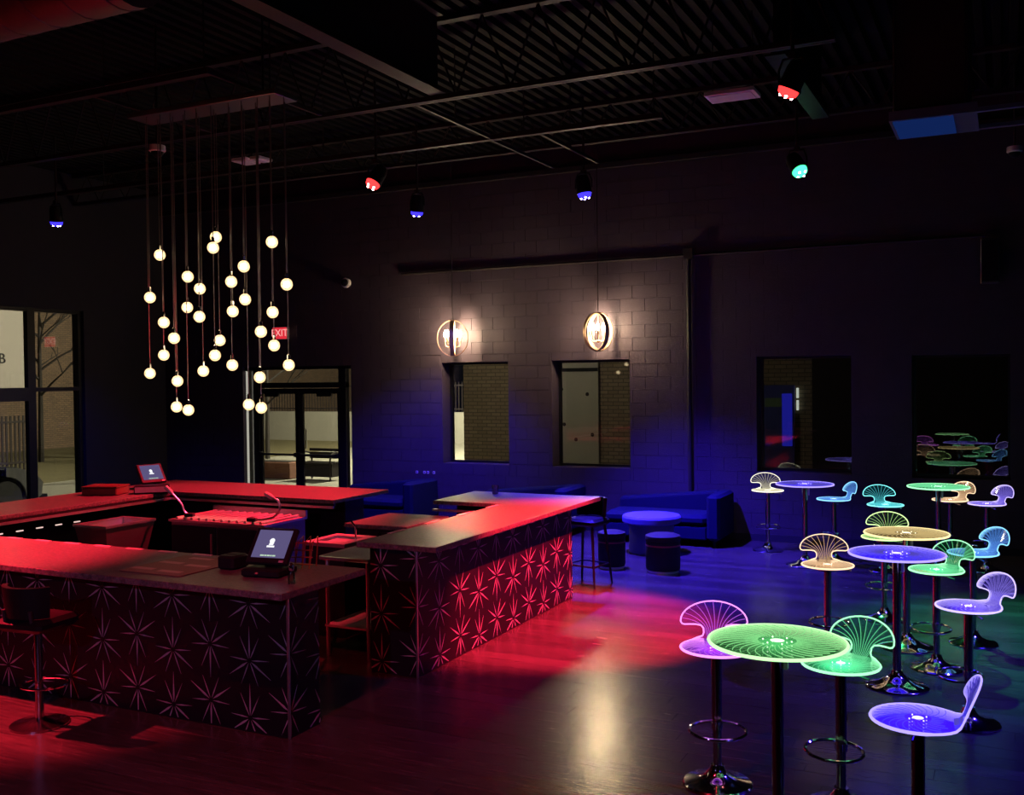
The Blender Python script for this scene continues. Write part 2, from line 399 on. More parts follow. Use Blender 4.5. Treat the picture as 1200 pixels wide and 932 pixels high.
# double door with transom and side light
d1 = struct(empty('door_1', (-11.74, WY+0.14, 0)), 'glass double entrance door with transom and side lights')
X = lambda x: x+11.74
fr = MB()
for (a, b) in ((-12.80, -12.68), (-10.83, -10.68), (-10.54, -10.50), (-12.98, -12.955)): fr.box(X(a), X(b), -0.06, 0.06, 0, 2.70)
fr.box(X(-12.98), X(-10.50), -0.06, 0.06, 2.64, 2.70); fr.box(X(-12.80), X(-10.68), -0.058, 0.058, 2.30, 2.40)
fr.obj('door_frame', ALU, d1, smooth=False)
MB().box(X(-12.68), X(-10.83), -0.004, 0.004, 2.40, 2.64).obj('transom_pane', PANE, d1, smooth=False)
MB().box(X(-10.68), X(-10.54), -0.004, 0.004, 0.08, 2.64).obj('side_light_pane', PANE, d1, smooth=False)
MB().box(X(-12.955), X(-12.80), -0.004, 0.004, 0.08, 2.64).obj('side_light_pane', PANE, d1, smooth=False)
for (a, b, s) in ((-12.68, -11.755, 1), (-11.755, -10.83, -1)):
    lf = MB(); xa, xb = X(a)+0.004, X(b)-0.004
    wl, wr = (0.05, 0.085) if s > 0 else (0.085, 0.05)
    lf.box(xa, xa+wl, -0.025, 0.025, 0.01, 2.29); lf.box(xb-wr, xb, -0.025, 0.025, 0.01, 2.29)
    lf.box(xa+wl, xb-wr, -0.025, 0.025, 0.01, 0.25); lf.box(xa+wl, xb-wr, -0.025, 0.025, 2.19, 2.29)
    lo = lf.obj('door_leaf', ALU, d1, smooth=False)
    MB().box(xa+wl, xb-wr, -0.004, 0.004, 0.25, 2.19).obj('door_pane', PANE, lo, smooth=False)
    MB().tube([(xa+0.02, -0.09, 1.06), (xb-0.02, -0.09, 1.06)], 0.022, 10).box(xa+0.01, xa+0.07, -0.11, -0.025, 1.02, 1.10).box(xb-0.07, xb-0.01, -0.11, -0.025, 1.02, 1.10).obj('push_bar', ALU, lo)
    xc = xb-0.06 if s > 0 else xa+0.06
    MB().tube([(xc, 0.03, 1.15), (xc, 0.09, 1.18), (xc, 0.09, 1.52), (xc, 0.03, 1.55)], 0.012, 8).obj('pull_handle', CHROME, lo)
    xm = xa+0.32 if s > 0 else xb-0.32
    MB().box(xm-0.16, xm+0.16, -0.075, -0.025, 2.14, 2.22).obj('door_closer', ALU, lo, smooth=False)
# bead string given its own glow beside the door
ch = MB()
for i in range(58): ch.sphere((0, 0, -0.04*i), 0.026, 6, 4)
o = ch.obj('bead_string', emit('bead_light', (1.0, 0.95, 0.80), 0.42)); o.location = (-12.925, WY+0.058, 2.62)
ch_b = MB().box(-0.03, 0.03, -0.02, 0.022, 0.0, 0.05).obj('string_bracket', ALU, o, smooth=False)
tag(o, 'pale glowing bead string hanging at the left edge of the entrance door', 'light string')

# ------------------------------------------------------------------ outside
ASPH = mat('pale_concrete_lot', (0.26, 0.25, 0.20), 0.85, var=0.3, scale=0.6, bump=0.2)
LAWN = mat('winter_lawn', (0.14, 0.12, 0.055), 0.95, var=0.4, scale=1.5, bump=0.5, bscale=20)
BR1 = brick_mat('brown_brick', (0.26, 0.20, 0.13), (0.20, 0.155, 0.10), (0.10, 0.085, 0.06))
BR2 = brick_mat('dim_brick', (0.20, 0.13, 0.08), (0.15, 0.10, 0.065), (0.08, 0.06, 0.045), axis='yz')
STUC = mat('grey_stucco', (0.36, 0.345, 0.29), 0.9, var=0.12, scale=2.5, bump=0.3, bscale=40)
GREY = mat('grey_siding', (0.33, 0.30, 0.27), 0.8, var=0.08, scale=2)
struct(MB().box(-21.3, 8, WY+0.45, 60, -0.25, -0.03).box(-21.3, LX-0.31, -6, WY+0.45, -0.25, -0.03).obj('ground', ASPH, smooth=False), 'pale concrete parking lot outside')
struct(MB().box(-60, -21.3, -6, 60, -0.25, -0.02).obj('lawn', LAWN, smooth=False), 'dim winter lawn outside the storefront')
# neighbouring building across the alley: brick, stucco bay, brick
nb = tag(empty('brick_building', (-8, 18.5, 0)), 'brown brick building across the alley seen through the windows', 'building')
def seg(a, b, name, m, z1=6.5, t=0.5, y=0.0):
    return MB().box(a+8, b+8, y, y+t, -0.03, z1).obj(name, m, nb, smooth=False)
seg(-10.22, -8.45, 'brick_wall', BR1); seg(-8.45, -7.17, 'stucco_bay', STUC, y=-0.06); seg(-7.17, -3.1, 'brick_wall', BR1); seg(-3.1, 4.5, 'added_dark_wall', STEELB)  # dark end wall added to keep the far right window view black
MB().box(-8.45+8, -7.17+8, -0.075, -0.06, 2.55, 2.62).obj('stucco_reveal', BLK, nb, smooth=False)
for (dx, dz) in ((-8.2, 0.9), (-7.9, 1.5), (-7.65, 1.2), (-7.4, 2.1), (-7.95, 2.2), (-7.3, 1.3), (-7.6, 0.6)):
    MB().lathe([(0.04, 0), (0.035, 0.006), (0.01, 0.008)], 8, Matrix.Translation((dx+8, -0.06, dz)) @ Matrix.Rotation(R(90), 4, 'X')).obj('wall_tie', STEELB, nb)
# metal door in the brick wall, its blue light put into the paint
dd = MB().box(-3.98+8, -3.40+8, -0.05, 0.0, 0.05, 2.25).obj('service_door', mat('blue_lit_paint', (0.06, 0.07, 0.3), 0.4, var=0.1), nb, smooth=False)
MB().box(-3.62+8, -3.44+8, -0.056, -0.05, 1.15, 2.1).obj('added_glow_pane', emit('added_blue_glow', (0.02, 0.02, 0.5), 0.5), dd, smooth=False)  # pane glow added for the blue light on the door
MB().box(-3.93+8, -3.62+8, -0.062, -0.05, 1.86, 2.02).obj('door_sign', mat('green_sign', (0.16, 0.25, 0.14), 0.5), dd, smooth=False)
for k in range(2): MB().box(-3.36+8, -3.33+8, -0.08, 0.0, 1.80+k*0.22, 1.98+k*0.22).obj('wall_light', emit('dim_tube', (0.9, 0.95, 0.85), 0.6), nb, smooth=False)
# retaining wall, iron fence, tree, planter, bench across the lot
tag(MB().box(-60, -31.5, 49, 50, -0.03, 7).obj('warehouse', mat('pale_cladding', (0.72, 0.68, 0.62), 0.8, var=0.1), smooth=False), 'long pale warehouse far behind the fence', 'building')
tag(MB().box(-40, -12, 33, 33.4, -0.03, 1.15).obj('retaining_wall', STUC, smooth=False), 'long pale concrete retaining wall across the parking lot', 'wall')
fe = tag(empty('iron_fence', (-40, 33.2, 1.15)), 'dark iron picket fence on top of the far retaining wall', 'fence')
MB().box(0, 28, -0.02, 0.02, 0.10, 0.15).box(0, 28, -0.02, 0.02, 1.0, 1.05).obj('fence_rail', STEELB, fe, smooth=False)
pk = MB().box(-0.012, 0.012, -0.012, 0.012, 0, 1.15).mesh('fence_picket', False); pk.materials.append(STEELB)
for k in range(110):
    q = link('fence_picket', pk, None, fe); q.location = (12.5+0.14*k, 0, 0)
def bare_tree(x, y, h, lab, seed):
    t = tag(empty('bare_tree', (x, y, -0.03)), lab, 'tree'); rnd = random.Random(seed)
    tr = MB(); tr.tube([(0, 0, 0), (0.03, 0, h*0.3), (0.0, 0.02, h*0.62), (0.05, 0, h*0.8)], [h*0.016, h*0.012, h*0.009, h*0.005], 8)
    tr.obj('trunk', mat('bark', (0.025, 0.02, 0.016), 0.9, var=0.3), t)
    b = MB()
    def br(p, d, l, r, n):
        q = p+d*l; b.tube([p, p+d*l*0.5+Vector((0, 0, 0.03*l)), q], [r, r*0.8, r*0.5], 5)
        if n:
            for k in range(3):
                dv = (d+Vector((rnd.uniform(-.7, .7), rnd.uniform(-.7, .7), rnd.uniform(-.1, .6)))).normalized()
                br(p+d*l*rnd.uniform(.5, 1), dv, l*0.62, r*0.55, n-1)
    for k in range(9):
        a = k*2.4; br(Vector((0, 0, h*(0.34+0.045*k))), Vector((math.cos(a), math.sin(a), 0.7)).normalized(), h*0.22, h*0.007, 2)
    b.obj('branches', MATS['bark'], t)
bare_tree(-20.9, 25.0, 5.0, 'bare young tree standing in the lot left of the double door', 3)
bare_tree(-27.0, 21.6, 6.0, 'bare tree on the lawn behind the right storefront pane', 5)
pl = tag(empty('planter_box', (-16.55, 20.2, -0.03)), 'low brown brick planter in front of the entrance door', 'planter')
MB().bbox(-0.62, 0.55, -0.25, 0.25, 0, 0.42, 0.02).obj('planter_wall', mat('red_brown_brick', (0.20, 0.085, 0.05), 0.85, var=0.3, scale=20), pl)
MB().box(-0.56, 0.49, -0.19, 0.19, 0.40, 0.44).obj('soil', mat('soil', (0.03, 0.022, 0.015), 0.95), pl, smooth=False)
bn = tag(empty('park_bench', (-15.15, 20.1, -0.03)), 'dark metal bench with curved arms outside the right door leaf', 'bench')
for k in range(4): MB().box(-0.5, 0.5, -0.24+k*0.12, -0.15+k*0.12, 0.42, 0.45).obj('seat_slat', STEELB, bn, smooth=False)
for k in range(3): MB().box(-0.5, 0.5, 0.22, 0.25, 0.52+k*0.09, 0.59+k*0.09).obj('back_slat', STEELB, bn, smooth=False)
MB().box(-0.48, 0.48, -0.20, 0.20, 0.10, 0.41).obj('storage_box', STEELB, bn, smooth=False)
for sx in (-0.45, 0.45):
    MB().tube([(sx, -0.22, 0), (sx, -0.24, 0.45), (sx, -0.18, 0.64), (sx, 0.0, 0.70), (sx, 0.18, 0.66), (sx, 0.24, 0.5), (sx, 0.24, 0)], 0.022, 8).obj('arm_frame', STEELB, bn)
# far side seen through the storefront
tag(MB().box(-32.6, -32, 0, 48, -0.02, 9).obj('far_brick_wall', BR2, smooth=False), 'long dim brick building beyond the lawn', 'building')
sg = tag(empty('grey_sign_wall', (-26, 16, 0)), 'pale grey panelled sign wall behind the upper left storefront pane', 'sign')
MB().box(-0.15, 0.15, -6, 4.35, 2.3, 7.6).obj('sign_panel', GREY, sg, smooth=False)
for yy in (-4, -1, 3): MB().box(-0.1, 0.1, yy-0.08, yy+0.08, -0.02, 2.3).obj('sign_post', STEELB, sg, smooth=False)
text('lettering', 'B', 0.42, BLK, Matrix.Translation((0.16, 3.44, 3.15)) @ Matrix.Rotation(R(90), 4, 'Z') @ Matrix.Rotation(R(90), 4, 'X'), sg, 0.02)
f2 = tag(empty('picket_fence', (-25.0, 16, -0.02)), 'rust brown picket fence behind the parked car', 'fence')
pk2 = MB().box(-0.012, 0.012, -0.03, 0.03, 0, 1.55).mesh('fence_picket', False); pk2.materials.append(mat('rust_iron', (0.012, 0.006, 0.005), 0.8))
MB().box(0.015, 0.05, -2.2, 3.6, 0.2, 0.26).box(0.015, 0.05, -2.2, 3.6, 1.35, 1.41).obj('fence_rail', MATS['rust_iron'], f2, smooth=False)
for k in range(42): q = link('fence_picket', pk2, None, f2); q.location = (0, -2.1+k*0.135, 0)
# parked car
car = tag(empty('car', (-17.30, 10.95, -0.03)), 'dark parked car with silver front wing outside the storefront', 'car')
st = [(-2.25, .35, .75, .80, .60), (-2.1, .25, .85, .95, .78), (-1.4, .22, .92, 1.02, .86), (-0.9, .22, .94, 1.36, .86), (0, .22, .94, 1.42, .87), (0.55, .22, .93, 1.34, .87), (1.15, .22, .92, .98, .87), (1.7, .22, .86, .92, .86), (2.1, .24, .74, .80, .80), (2.28, .34, .62, .66, .62)]
cb = MB(); vs = []
for (yy, zb, zm, zt, hw) in st:
    tw = hw*0.72 if zt-zm > 0.2 else hw*0.9
    vs += [(-hw*.9, yy, zb), (-hw, yy, (zb+zm)/2), (-hw*.98, yy, zm), (-tw, yy, zt), (tw, yy, zt), (hw*.98, yy, zm), (hw, yy, (zb+zm)/2), (hw*.9, yy, zb)]
fs = []
for i in range(len(st)-1):
    for k in range(8): fs.append((i*8+k, (i+1)*8+k, (i+1)*8+(k+1) % 8, i*8+(k+1) % 8))
fs += [tuple(range(8)), tuple(range(len(st)*8-1, len(st)*8-9, -1))]
cb.add(vs, fs)
cbo = cb.obj('car_body', mat('black_car_paint', (0.012, 0.012, 0.014), 0.25, 0.2, var=0.05), car)
for i in range(3, 5):
    for sx in (-1, 1):
        a, b = st[i], st[i+1]
        g = MB().add([(sx*a[4]*.95, a[0]+.05, a[2]+.04), (sx*b[4]*.95, b[0]-.05, b[2]+.04), (sx*b[4]*.76, b[0]-.05, b[3]-.05), (sx*a[4]*.76, a[0]+.05, a[3]-.05),
                      (sx*a[4]*.90, a[0]+.05, a[2]+.04), (sx*b[4]*.90, b[0]-.05, b[2]+.04), (sx*b[4]*.70, b[0]-.05, b[3]-.05), (sx*a[4]*.70, a[0]+.05, a[3]-.05)],
                     [(0, 1, 2, 3), (7, 6, 5, 4), (0, 4, 5, 1), (1, 5, 6, 2), (2, 6, 7, 3), (3, 7, 4, 0)]).obj('side_window', BLK, car, smooth=False)
for sy in (-1.35, 1.42):
    for sx in (-0.80, 0.80):
        wh = MB().lathe([(0.20, -0.10), (0.33, -0.10), (0.345, -0.05), (0.345, 0.05), (0.33, 0.10), (0.20, 0.10)], 20, Matrix.Translation((sx, sy, 0.345)) @ Matrix.Rotation(R(90), 4, 'Y')).obj('wheel', RUBB, car)
        MB().lathe([(0.20, -0.06), (0.18, 0.02), (0.05, 0.05)], 12, Matrix.Translation((sx*1.06, sy, 0.345)) @ Matrix.Rotation(R(90 if sx > 0 else -90), 4, 'Y')).obj('hub_cap', CHROME, wh)
for sx in (-0.885, 0.885):
    pw = [(1.42+0.42*math.cos(R(a)), 0.345+0.42*math.sin(R(a))) for a in range(90, -31, -15)]+[(2.16, 0.36), (2.20, 0.60), (2.02, 0.80), (1.7, 0.90), (1.42, 0.93)]
    MB().prism(pw, -0.02, 0.02, Matrix.Translation((sx, 0, 0)) @ Matrix(((0, 0, 1, 0), (1, 0, 0, 0), (0, 1, 0, 0), (0, 0, 0, 1)))).obj('front_wing', mat('silver_paint', (0.42, 0.42, 0.42), 0.3, 0.6, var=0.05), car, smooth=False)
for sx in (-0.66, 0.66): MB().sphere((sx, 2.12, 0.66), 0.13, 12, 8, sq=0.6).obj('headlight', CHROME, car)
MB().box(-0.84, 0.84, 2.16, 2.34, 0.20, 0.36).obj('bumper', BLK, car)

# ================================================================== chandelier
def PX_at(px, py, Y):   # a pixel of the photograph to a point on the plane Y = const (used once, to lay out hanging globes)
    d = rt*((px-600)/F)+up*((466-py)/F)+fw; s = Y/d.y
    return Vector((d.x*s, Y, EYE+d.z*s))
GL = [(175.8, 348.8, 0), (187.3, 299, 1), (192, 378, 0), (192, 416.3, 2), (175.8, 437.7, 2), (204, 396.5, 0), (208, 446.7, 1), (207, 477, 2), (220.8, 480.7, 1),
      (220, 324.4, 0), (219.5, 360.4, 2), (234.2, 338.5, 1), (233.7, 371.3, 0), (238.3, 435, 2), (253, 278, 1), (249.7, 290.4, 0), (257.6, 399, 2), (252, 416.6, 1),
      (271, 330.3, 0), (272.8, 365, 1), (272.3, 428, 2), (285.7, 312.3, 0), (287.3, 351, 1), (291.6, 474.3, 2), (305.8, 388.8, 0), (304.5, 442.3, 1), (306.3, 478, 2),
      (318.7, 283.7, 0), (319.5, 366, 1), (321.3, 405, 2), (336, 333.4, 0), (338.5, 428, 2)]
CZ = 5.20
cd = tag(empty('chandelier', (-7.2, 7.8, CZ)), 'tall chandelier of glowing glass globes on long cords over the bar', 'chandelier')
MB().bbox(-0.95, 0.98, -0.17, 0.17, -0.025, 0.03, 0.004).obj('canopy', mat('canopy_steel', (0.35, 0.33, 0.32), 0.3, 0.9, var=0.1), cd)
for sx in (-0.7, 0.7): MB().tube([(sx, 0, 0.03), (sx, 0, TOP-CZ+0.02)], 0.012, 6).obj('hanger_rod', STEELB, cd)
gm, nt, out = nodes_of('lit_crystal'); L = nt.links
tc = N(nt, 'ShaderNodeTexCoord'); vo = N(nt, 'ShaderNodeTexVoronoi', Scale=38.0); L.new(tc.outputs['Object'], vo.inputs['Vector'])
lw = N(nt, 'ShaderNodeLayerWeight', Blend=0.35)
cr = N(nt, 'ShaderNodeValToRGB'); cr.color_ramp.elements[0].color = (1, 0.80, 0.46, 1); cr.color_ramp.elements[1].color = (0.85, 0.45, 0.14, 1); L.new(lw.outputs['Facing'], cr.inputs[0])
em = N(nt, 'ShaderNodeEmission'); L.new(cr.outputs[0], em.inputs[0])
ml = N(nt, 'ShaderNodeMath', operation='MULTIPLY_ADD'); ml.inputs[1].default_value = 3.2; ml.inputs[2].default_value = 0.45; L.new(vo.outputs['Distance'], ml.inputs[0]); L.new(ml.outputs[0], em.inputs[1])
gsh = N(nt, 'ShaderNodeBsdfTransparent'); mxs = N(nt, 'ShaderNodeMixShader'); mxs.inputs[0].default_value = 0.62
L.new(gsh.outputs[0], mxs.inputs[1]); L.new(em.outputs[0], mxs.inputs[2]); L.new(mxs.outputs[0], out.inputs[0])
gme = MB().sphere((0, 0, 0), 0.058, 14, 9).mesh('globe'); gme.materials.append(gm)
bme = MB().sphere((0, 0, 0), 0.034, 10, 7).mesh('bulb'); bme.materials.append(emit('warm_bulb', (1.0, 0.80, 0.50), 9))
cme = MB().lathe([(0.016, 0.055), (0.016, 0.10), (0.006, 0.11)], 8).mesh('socket'); cme.materials.append(CHROME)
CORD = mat('cord', (0.20, 0.17, 0.15), 0.4, 0.3)
for (px, py, rw) in GL:
    p = PX_at(px, py, 7.68+0.12*rw); p = p-Vector((-7.2, 7.8, CZ))
    g = link('globe', gme, None, cd); g.location = p
    b = link('bulb', bme, None, g); b = link('socket', cme, None, g)
    MB().tube([(p.x, p.y, p.z+0.10), (p.x, p.y, -0.025)], 0.0045, 6).obj('cord', CORD, cd)

# ================================================================== stage lamps
led_cols = {}
def par(i, pos, aim, col, watts, cone, blend, label):
    o = tag(empty('stage_lamp', pos), label, 'stage light', 'coloured stage lamps under the roof')
    p, a = Vector(pos), Vector(aim); d = (a-p).normalized()
    q = d.to_track_quat('-Z', 'Y').to_matrix().to_4x4()
    MB().lathe([(0.02, 0.17), (0.075, 0.16), (0.095, 0.10), (0.098, -0.05), (0.105, -0.055), (0.105, -0.075), (0.092, -0.075), (0.09, -0.03)], 18, q, caps=False).obj('lamp_body', BLK, o)
    key = 'r' if col[0] > .5 else ('g' if col[1] > .5 else 'b')
    c1 = {'r': (1, 0.03, 0.03), 'g': (0.05, 1, 0.3), 'b': (0.03, 0.02, 1)}[key]
    c2 = {'r': (1, 0.55, 0.5), 'g': (0.6, 1, 0.8), 'b': (0.55, 0.5, 1)}[key]
    ln = MB().lathe([(0.001, -0.034), (0.09, -0.034), (0.09, -0.085), (0.082, -0.115), (0.05, -0.140), (0.001, -0.148)], 18, q, caps=False).obj('lens', emit('lens_'+key, c1, 3.0), o)
    ld = MB()
    for k in range(4):
        an = k*PI/2+0.4; rr = 0.05
        ld.sphere((rr*math.cos(an), rr*math.sin(an), -0.135), 0.014, 8, 6, q)
    ld.obj('led', emit('led_'+key, c2, 30), ln)
    yk = MB(); yk.tube([(0.115, 0, 0.0), (0.115, 0, 0.10), (0.08, 0, 0.19), (-0.08, 0, 0.19), (-0.115, 0, 0.10), (-0.115, 0, 0.0)], 0.010, 6)
    yk.obj('yoke', BLK, o)
    MB().tube([(0, 0, 0.19), (0, 0, TOP-pos[2]+0.01)], 0.017, 8).box(-0.03, 0.03, -0.03, 0.03, 0.185, 0.24).obj('drop_pipe', STEELB, o)
    sd = bpy.data.lights.new('stage_beam', 'SPOT'); sd.energy = watts; sd.color = col; sd.spot_size = R(cone); sd.spot_blend = blend; sd.shadow_soft_size = 0.05
    s = bpy.data.objects.new('stage_beam', sd); C.objects.link(s); s.location = p+d*0.18; s.rotation_euler = d.to_track_quat('-Z', 'Y').to_euler()
for i, a in enumerate(PARS): par(i, *a)

# ================================================================== orb pendants
def orb(pos, rz, label):
    o = tag(empty('orb_pendant', pos, rz), label, 'pendant lamp', 'orb pendants on the back wall')
    def hoop(a, r, w):
        mb = MB(); n = 36; vs = []
        Mx = Matrix.Rotation(a, 4, 'Z')
        for i in range(n):
            t = 2*PI*i/n
            for (rr, ww) in ((r, -w), (r, w), (r-0.012, w), (r-0.012, -w)): vs.append((rr*math.cos(t), ww, rr*1.16*math.sin(t)))
        fs = []
        for i in range(n):
            j = (i+1) % n
            for k in range(4): fs.append((i*4+k, i*4+(k+1) % 4, j*4+(k+1) % 4, j*4+k))
        mb.add(vs, fs, Mx); mb.obj('hoop', BRONZE, o)
    hoop(0, 0.262, 0.034); hoop(R(90), 0.247, 0.034)
    MB().tube([(0, 0, 0.29), (0, 0, TOP-pos[2]+0.01)], 0.007, 6).obj('hanging_rod', STEELB, o)
    MB().tube([(0, 0, 0.30), (0, 0, -0.14)], 0.010, 8).sphere((0, 0, -0.15), 0.022, 8, 6).obj('stem', BRONZE, o)
    for k in range(5):
        a = 2*PI*k/5+0.3; c, s = math.cos(a), math.sin(a)
        arm = MB().tube([(0, 0, -0.13), (0.06*c, 0.06*s, -0.15), (0.115*c, 0.115*s, -0.13), (0.13*c, 0.13*s, -0.09), (0.13*c, 0.13*s, -0.05)], 0.007, 6)
        arm.lathe([(0.018, -0.05), (0.016, 0.02)], 8, Matrix.Translation((0.13*c, 0.13*s, 0))); ao = arm.obj('candle_arm', BRONZE, o)
        MB().lathe([(0.014, 0.02), (0.026, 0.045), (0.024, 0.085), (0.003, 0.14)], 8, Matrix.Translation((0.13*c, 0.13*s, 0))).obj('candle_bulb', emit('candle', (1.0, 0.80, 0.48), 210), ao)
    pd = bpy.data.lights.new('orb_light', 'POINT'); pd.energy = 88; pd.color = (1.0, 0.72, 0.42); pd.shadow_soft_size = 0.10
    p = bpy.data.objects.new('orb_light', pd); C.objects.link(p); p.location = (pos[0], pos[1]-0.06, pos[2]+0.06)
orb((-8.22, 14.53, 3.11), R(26), 'lit orb pendant with crossed hoops left, above the left window')
orb((-5.64, 14.53, 3.14), R(56), 'lit orb pendant with crossed hoops above the right window')

# ================================================================== roof steel and ceiling fittings
def joist(nm, x0, x1, y, zb, label, zt=TOP):
    j = tag(empty(nm, ((x0+x1)/2, y, zb)), label, 'joist'); h = zt-zb; hw = (x1-x0)/2
    MB().box(-hw, hw, -0.05, -0.006, 0, 0.05).box(-hw, hw, 0.006, 0.05, 0, 0.05).obj('bottom_chord', STEELB, j, smooth=False)
    MB().box(-hw, hw, -0.05, 0.05, h-0.06, h-0.002).obj('top_chord', STEELB, j, smooth=False)
    wbm = MB(); n = int((x1-x0)/0.6)
    for k in range(n):
        a = -hw+k*(2*hw/n); b = a+hw/n
        wbm.tube([(a, 0, 0.03), (b, 0, h-0.05)], 0.012, 5); wbm.tube([(b, 0, h-0.05), (a+2*hw/n, 0, 0.03)], 0.012, 5)
    wbm.obj('web', STEELB, j)
joist('roof_joist', LX+0.02, -1.3, 9.0, 5.30, 'long double angle roof joist crossing the upper half of the room')
joist('roof_joist', LX+0.02, RX-0.02, 12.75, 5.60, 'dim roof joist between the short channel and the back wall')
joist('roof_joist', LX+0.02, RX-0.02, 3.6, 5.55, 'dark roof joist nearest the top of the picture')
def bar(nm, x0, x1, y0, y1, z0, z1, label, cat, rods=()):
    t = tag(empty(nm, ((x0+x1)/2, (y0+y1)/2, z0)), label, cat)
    MB().box(-(x1-x0)/2, (x1-x0)/2, -(y1-y0)/2, (y1-y0)/2, 0, z1-z0).obj('channel', STEELB, t, smooth=False)
    for (rx, ry) in rods: MB().tube([(rx-(x0+x1)/2, ry-(y0+y1)/2, z1-z0), (rx-(x0+x1)/2, ry-(y0+y1)/2, TOP-z0+0.01)], 0.008, 5).obj('hanger_rod', STEELB, t)
bar('steel_channel', LX+0.02, -6.62, 7.17, 7.25, 5.30, 5.36, 'steel channel crossing at upper left in front of the chandelier canopy', 'channel', [(-8, 7.21), (-11, 7.21), (-6.7, 7.21)])
bar('steel_channel', LX+0.02, -3.40, 10.74, 10.82, 5.30, 5.36, 'long steel channel behind the joist, ending above the right orb pendant', 'channel', [(-3.5, 10.78), (-8, 10.78), (-12, 10.78)])
for (x, ya, yb, lab) in ((-5.53, 9.06, 10.73, 'thin cross bar between the joist and the channel, near the middle'), (-5.56, 10.83, 12.68, 'left thin cross bar behind the long channel'),
                         (-4.91, 10.83, 12.68, 'right thin cross bar behind the long channel'), (-6.66, 7.26, 8.94, 'thin cross bar at the right end of the upper left channel'), (-8.2, 7.26, 8.94, 'thin cross bar left of the chandelier canopy')):
    bar('cross_bar', x-0.018, x+0.018, ya, yb, 5.31, 5.345, lab, 'bar', [(x, (ya+yb)/2)])
bm = tag(empty('steel_beam', (-5.18, 7.4, 5.34)), 'wide flanged steel beam running front to back at top centre', 'beam')
MB().box(-0.09, 0.09, -1.9, 1.5, 0, 0.02).box(-0.012, 0.012, -1.9, 1.5, 0.02, 0.78).box(-0.09, 0.09, -1.9, 1.5, 0.78, 0.80).obj('beam_profile', STEELB, bm, smooth=False)
bm = tag(empty('steel_beam', (-1.84, 10.4, 5.30)), 'short dark steel beam beside the upper right red lamp', 'beam')
MB().box(-0.09, 0.09, -1.25, 1.25, 0, 0.02).box(-0.012, 0.012, -1.25, 1.25, 0.02, 0.82).box(-0.09, 0.09, -1.25, 1.25, 0.82, 0.84).obj('beam_profile', BLK, bm, smooth=False)
du = tag(empty('air_duct', (-10.4, 5.55, 5.62)), 'round spiral air duct at the upper left corner', 'duct')
DUCT = mat('dull_duct', (0.20, 0.15, 0.13), 0.45, 0.6, var=0.2)
MB().tube([(-4.5, 0, 0), (4.55, 0, 0)], 0.36, 28).obj('duct_tube', DUCT, du)
for k in range(24):
    xx = -4.4+k*0.38
    MB().tube([(xx+0.12*t/20, 0.364*math.cos(2*PI*t/20), 0.364*math.sin(2*PI*t/20)) for t in range(21)], 0.006, 4).obj('duct_seam', DUCT, du)
for xx in (-3, 0, 3.5): MB().box(xx-0.02, xx+0.02, -0.01, 0.01, 0.35, TOP-5.62).obj('duct_strap', STEELB, du, smooth=False)
def cpanel(x0, x1, y0, y1, z, label, n=1):
    t = tag(empty('ceiling_panel', ((x0+x1)/2, (y0+y1)/2, z)), label, 'panel')
    w, h = (x1-x0)/2, (y1-y0)/2
    MB().bbox(-w, w, -h, h, 0, 0.04, 0.004).obj('panel_face', mat('white_panel', (0.80, 0.74, 0.80), 0.5), t)
    MB().box(-w+0.04, w-0.04, -h+0.03, h-0.03, -0.006, 0.0).obj('panel_inset', mat('white_panel_inset', (0.72, 0.66, 0.74), 0.5), t, smooth=False)
    for sx in (-w*.8, w*.8): MB().tube([(sx, 0, 0.04), (sx, 0, TOP-z+0.01)], 0.006, 5).obj('hanger_rod', STEELB, t)
cpanel(-2.76, -2.25, 10.15, 10.48, 5.30, 'white ceiling panel hanging at upper right, left of the red lamp')
cpanel(-9.03, -8.79, 10.18, 10.48, 5.30, 'white ceiling panel hanging behind the chandelier cords, larger left one')
cpanel(-8.74, -8.58, 10.20, 10.46, 5.30, 'white ceiling panel behind the chandelier cords, smaller right one')
# hanging air handler at upper right
ah = tag(empty('air_handler', (-0.52, 10.45, 4.80)), 'dark hanging air handler with added blue glow under its tray at upper right', 'air handler')
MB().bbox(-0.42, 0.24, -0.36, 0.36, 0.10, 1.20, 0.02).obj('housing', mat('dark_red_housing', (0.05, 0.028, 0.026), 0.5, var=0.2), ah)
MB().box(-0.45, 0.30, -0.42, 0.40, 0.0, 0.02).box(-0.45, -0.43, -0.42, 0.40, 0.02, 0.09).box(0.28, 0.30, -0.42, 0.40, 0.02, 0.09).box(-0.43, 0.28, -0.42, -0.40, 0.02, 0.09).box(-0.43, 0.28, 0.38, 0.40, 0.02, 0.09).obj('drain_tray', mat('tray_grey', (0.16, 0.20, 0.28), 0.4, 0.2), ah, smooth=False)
MB().box(-0.42, 0.10, -0.38, 0.34, -0.012, 0.0).obj('added_glow_panel', emit('added_tray_glow', (0.02, 0.07, 0.40), 0.22), ah, smooth=False)  # added glowing sheet stands in for blue light on the tray
for yy in (-0.42, 0.30): MB().box(0.30, 1.3, yy, yy+0.06, 0.0, 0.04).obj('mounting_rail', MATS['tray_grey'], ah, smooth=False)
for sx in (-0.4, 0.2, 1.2): MB().tube([(sx, -0.39, 0.03), (sx, -0.39, TOP-4.80+0.01)], 0.01, 6).tube([(sx, 0.33, 0.03), (sx, 0.33, TOP-4.80+0.01)], 0.01, 6).obj('hanger_rod', STEELB, ah)
